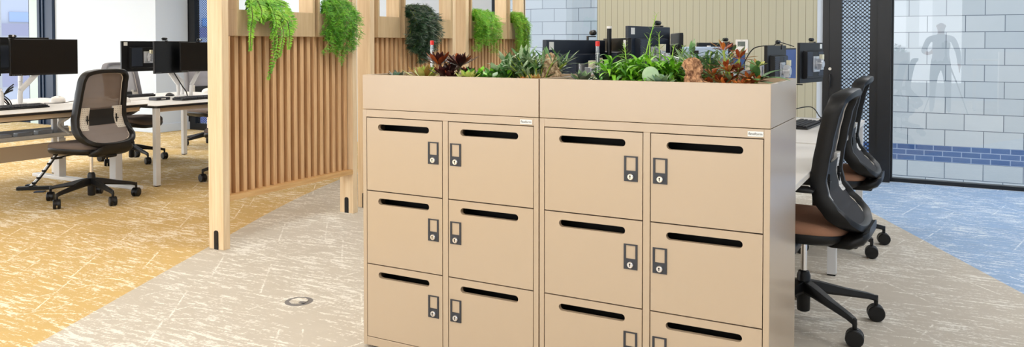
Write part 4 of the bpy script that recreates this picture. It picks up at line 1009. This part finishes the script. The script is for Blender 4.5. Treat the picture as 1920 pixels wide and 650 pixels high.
# ------------------------------------------------------------------ room behind the viewer (seen in the window reflection)
def person(loc):
    me = bpy.data.meshes.new('person')
    vs = [(0,0,.93,.15,.11), (0,.0,1.08,.145,.10), (0,.01,1.25,.165,.11), (0,.0,1.40,.15,.095), (0,0,1.48,.06,.055), (0,.02,1.56,.060,.070), (0,.03,1.635,.082,.10), (0,.02,1.705,.042,.052),
          (-.10,0,.88,.095,.095), (-.125,.0,.50,.06,.06), (-.14,-.02,.10,.042,.045), (-.15,.14,.04,.045,.03),
          (.10,0,.88,.095,.095), (.125,.0,.50,.06,.06), (.14,-.02,.10,.042,.045), (.15,.14,.04,.045,.03),
          (-.20,0,1.40,.062,.062), (-.30,-.02,1.16,.046,.046), (-.22,.20,1.12,.034,.034), (-.16,.27,1.14,.03,.022),
          (.20,0,1.40,.062,.062), (.29,-.02,1.14,.046,.046), (.31,.10,.92,.034,.034), (.31,.14,.85,.032,.02)]
    ed = [(0,1),(1,2),(2,3),(3,4),(4,5),(5,6),(6,7),(0,8),(8,9),(9,10),(10,11),(0,12),(12,13),(13,14),(14,15),(3,16),(16,17),(17,18),(18,19),(3,20),(20,21),(21,22),(22,23)]
    co = [v[:3] for v in vs]; rad = [v[3:] for v in vs]
    for base, dirv, side in ((19, V((.35, .9, .1)), V((.1, 0, .9))), (23, V((0, .25, -.95)), V((0, .9, .2)))):
        b0 = V(co[base]); dirv = dirv.normalized(); side = side.normalized()
        for k in range(5):
            if k == 4: s0 = b0+side*.03; e1 = s0+(side*.7+dirv*.6).normalized()*.03; e2 = e1+dirv*.025
            else: s0 = b0+side*(-.024+.016*k)+dirv*.02; ll = (.03, .036, .034, .027)[k]; e1 = s0+dirv*ll; e2 = e1+(dirv+V((.15, 0, -.25))).normalized()*ll*.8
            i0 = len(co); co += [tuple(s0), tuple(e1), tuple(e2)]; rad += [(.009, .009), (.008, .008), (.007, .007)]; ed += [(base, i0), (i0, i0+1), (i0+1, i0+2)]
    me.from_pydata(co, ed, [])
    o = bpy.data.objects.new('person', me); COL.objects.link(o); o.location = loc
    sk = o.modifiers.new('skin', 'SKIN'); sk.use_smooth_shade = True
    for i, (a, b_) in enumerate(rad): me.skin_vertices[0].data[i].radius = (a, b_)
    me.skin_vertices[0].data[0].use_root = True
    sb = o.modifiers.new('sub', 'SUBSURF'); sb.levels = 2; sb.render_levels = 2
    bpy.context.view_layer.update(); dg = bpy.context.evaluated_depsgraph_get(); nm = bpy.data.meshes.new_from_object(o.evaluated_get(dg))
    bpy.data.objects.remove(o); nm.materials.clear()
    for m in ('skin', 'shirt', 'trouser', 'black'): nm.materials.append(M[m])
    for v in nm.vertices:      # nose and brow on the face side
        if 1.60 < v.co.z < 1.655 and abs(v.co.x) < .014 and v.co.y > .09: v.co.y += .016
    for p in nm.polygons:
        c = p.center; p.material_index = 3 if c.z < .09 else 2 if (c.z < .98 and abs(c.x) < .26) else 1 if c.z < 1.49 and not (c.y > .16 and c.z > 1) and not (abs(c.x) > .27 and c.z < .93) else 0
        p.use_smooth = True
    o = bpy.data.objects.new('person', nm); COL.objects.link(o); o.location = loc
    f = MB()
    for s in (-1, 1): f.lathe([(.001, -.004), (.008, -.002), (.009, .0), (.001, .004)], (s*.032, .112, 1.655), 12, 'y')
    f.use(M['black']).cbox((0, .118, 1.585), .045, .006, .007); f.build('face_features', M['black'], o)
    e = MB()
    for s in (-1, 1): e.tube([(s*.064, .02, 1.61), (s*.071, .01, 1.64), (s*.064, .02, 1.665)], [.008, .013, .008], 8)
    e.build('ears', M['skin'], o, smooth=60)
    return tag(o, 'reflected person in grey shirt and dark trousers standing at a tripod', 'person')
person((2.10, -3.12, 0))
o = thing('tripod', 'black tripod with camera in front of the reflected standing person', 'tripod', (2.185, -2.80, 0))
for a in (0.5, 2.6, 4.7):
    MB().tube([(0, 0, 1.08), (.22*math.cos(a), .22*math.sin(a)*.8, .55), (.42*math.cos(a), .42*math.sin(a)*.6, .01)], [.014, .012, .009], 8).build('leg', M['black'], o)
MB().tube([(0, 0, 1.0), (0, 0, 1.22)], .018, 10).build('centre_column', M['black'], o)
b = MB(); b.box(-.07, .07, -.05, .03, 1.23, 1.33); b.box(-.03, .03, -.045, .03, 1.33, 1.36); b.cyl((0, .03, 1.28), .036, .055, 24, 'y'); b.build('camera', M['black'], o, bevel=.004)
o = thing('storage_cabinet', 'white storage cabinet reflected at the right of the big window', 'cabinet', (3.55, -3.4, 0)); MB().box(-.5, .5, -.22, .22, 0, 1.15).build('body', M['white'], o, bevel=.004)
for s in (0, 1): dr = MB().box(-.49+s*.495, -.01+s*.5, .22, .238, .04, 1.13).build('door', M['white'], o, bevel=.003); MB().box(-.06+s*.07, -.045+s*.07, .238, .25, .6, .72).build('handle', M['satin'], dr)
d = desk('white desk reflected beside the standing person in the big window', 2.65, 4.25, -4.6, -3.9, 1.0, 'white', [(2.69, -3.95), (4.2, -3.95), (2.69, -4.55), (4.2, -4.55)])
for i, (x, y) in enumerate([(-9, -4.5), (-9, -1.2), (-9, 2.1), (-5.6, -4.5), (-5.6, -1.2), (-5.6, 2.1), (-2.6, -4.5), (-2.6, -1.6), (-.4, 1.2), (-.9, 4.0), (.6, -4.6), (.6, -2.0), (3.4, -4.6), (3.4, -1.2), (3.6, 2.0), (2.6, 4.4), (-5.6, 4.3)]):
    o = thing('ceiling_light', 'long white linear ceiling light', 'ceiling light', (x, y, CH), 0, 'linear ceiling lights out of shot')
    MB().box(-.75, .75, -.07, .07, -.05, 0).build('housing', M['whitemetal'], o); MB().box(-.73, .73, -.055, .055, -.056, -.05).build('diffuser', M['lamp'], o)
    l = bpy.data.lights.new('lamp', 'AREA'); l.shape = 'RECTANGLE'; l.size = 1.46; l.size_y = .5; l.energy = 25; l.color = (1, .985, .965)
    lo = bpy.data.objects.new('lamp_glow', l); COL.objects.link(lo); lo.location = (x, y, CH-.062)

# ------------------------------------------------------------------ daylight
w = bpy.data.worlds.new('World'); S.world = w; w.use_nodes = True; nt = w.node_tree; bg = nt.nodes['Background']
tc = nt.nodes.new('ShaderNodeTexCoord'); sp = nt.nodes.new('ShaderNodeSeparateXYZ'); cr = nt.nodes.new('ShaderNodeValToRGB')
nt.links.new(tc.outputs['Generated'], sp.inputs[0]); nt.links.new(sp.outputs[2], cr.inputs[0]); nt.links.new(cr.outputs[0], bg.inputs[0])
cr.color_ramp.elements[0].position = 0; cr.color_ramp.elements[0].color = (.94, .96, 1, 1); cr.color_ramp.elements[1].position = .9; cr.color_ramp.elements[1].color = (.62, .78, 1, 1)
bg.inputs[1].default_value = 1.75
def portal(name, loc, rot, sx, sy, e, col):
    l = bpy.data.lights.new(name, 'AREA'); l.shape = 'RECTANGLE'; l.size = sx; l.size_y = sy; l.energy = e; l.color = col
    o = bpy.data.objects.new(name, l); COL.objects.link(o); o.location = loc; o.rotation_euler = rot; return o
portal('daylight_back', (-1.5, -6.9, 1.5), (-F(90)+PI, 0, 0), 8, 2.2, 110, (.95, .98, 1))
portal('daylight_left', (-12.9, -1.5, 1.4), (0, -F(90), 0), 2.4, 9, 300, (.86, .93, 1))

# ------------------------------------------------------------------ camera
cam = bpy.data.cameras.new('cam'); co = bpy.data.objects.new('camera', cam); COL.objects.link(co); S.camera = co
f, yaw, pitch, cy = 1486.47, -.5008, -.0242, 118.54
cam.sensor_width = 36; cam.lens = f*36/1920; cam.shift_y = -(325-cy)/1920; cam.clip_start = .02
fw = V((math.sin(yaw)*math.cos(pitch), math.cos(yaw)*math.cos(pitch), math.sin(pitch)))
co.location = (2.1854, -2.6616, 1.3); co.rotation_euler = fw.to_track_quat('-Z', 'Y').to_euler()
S.view_settings.view_transform = 'Standard'; S.view_settings.look = 'None'; S.view_settings.gamma = 1; S.view_settings.exposure = .14; S.view_settings.use_curve_mapping = False
S.cycles.max_bounces = 8; S.cycles.transparent_max_bounces = 12; S.cycles.caustics_reflective = False; S.cycles.caustics_refractive = False
S.cycles.sample_clamp_indirect = 6
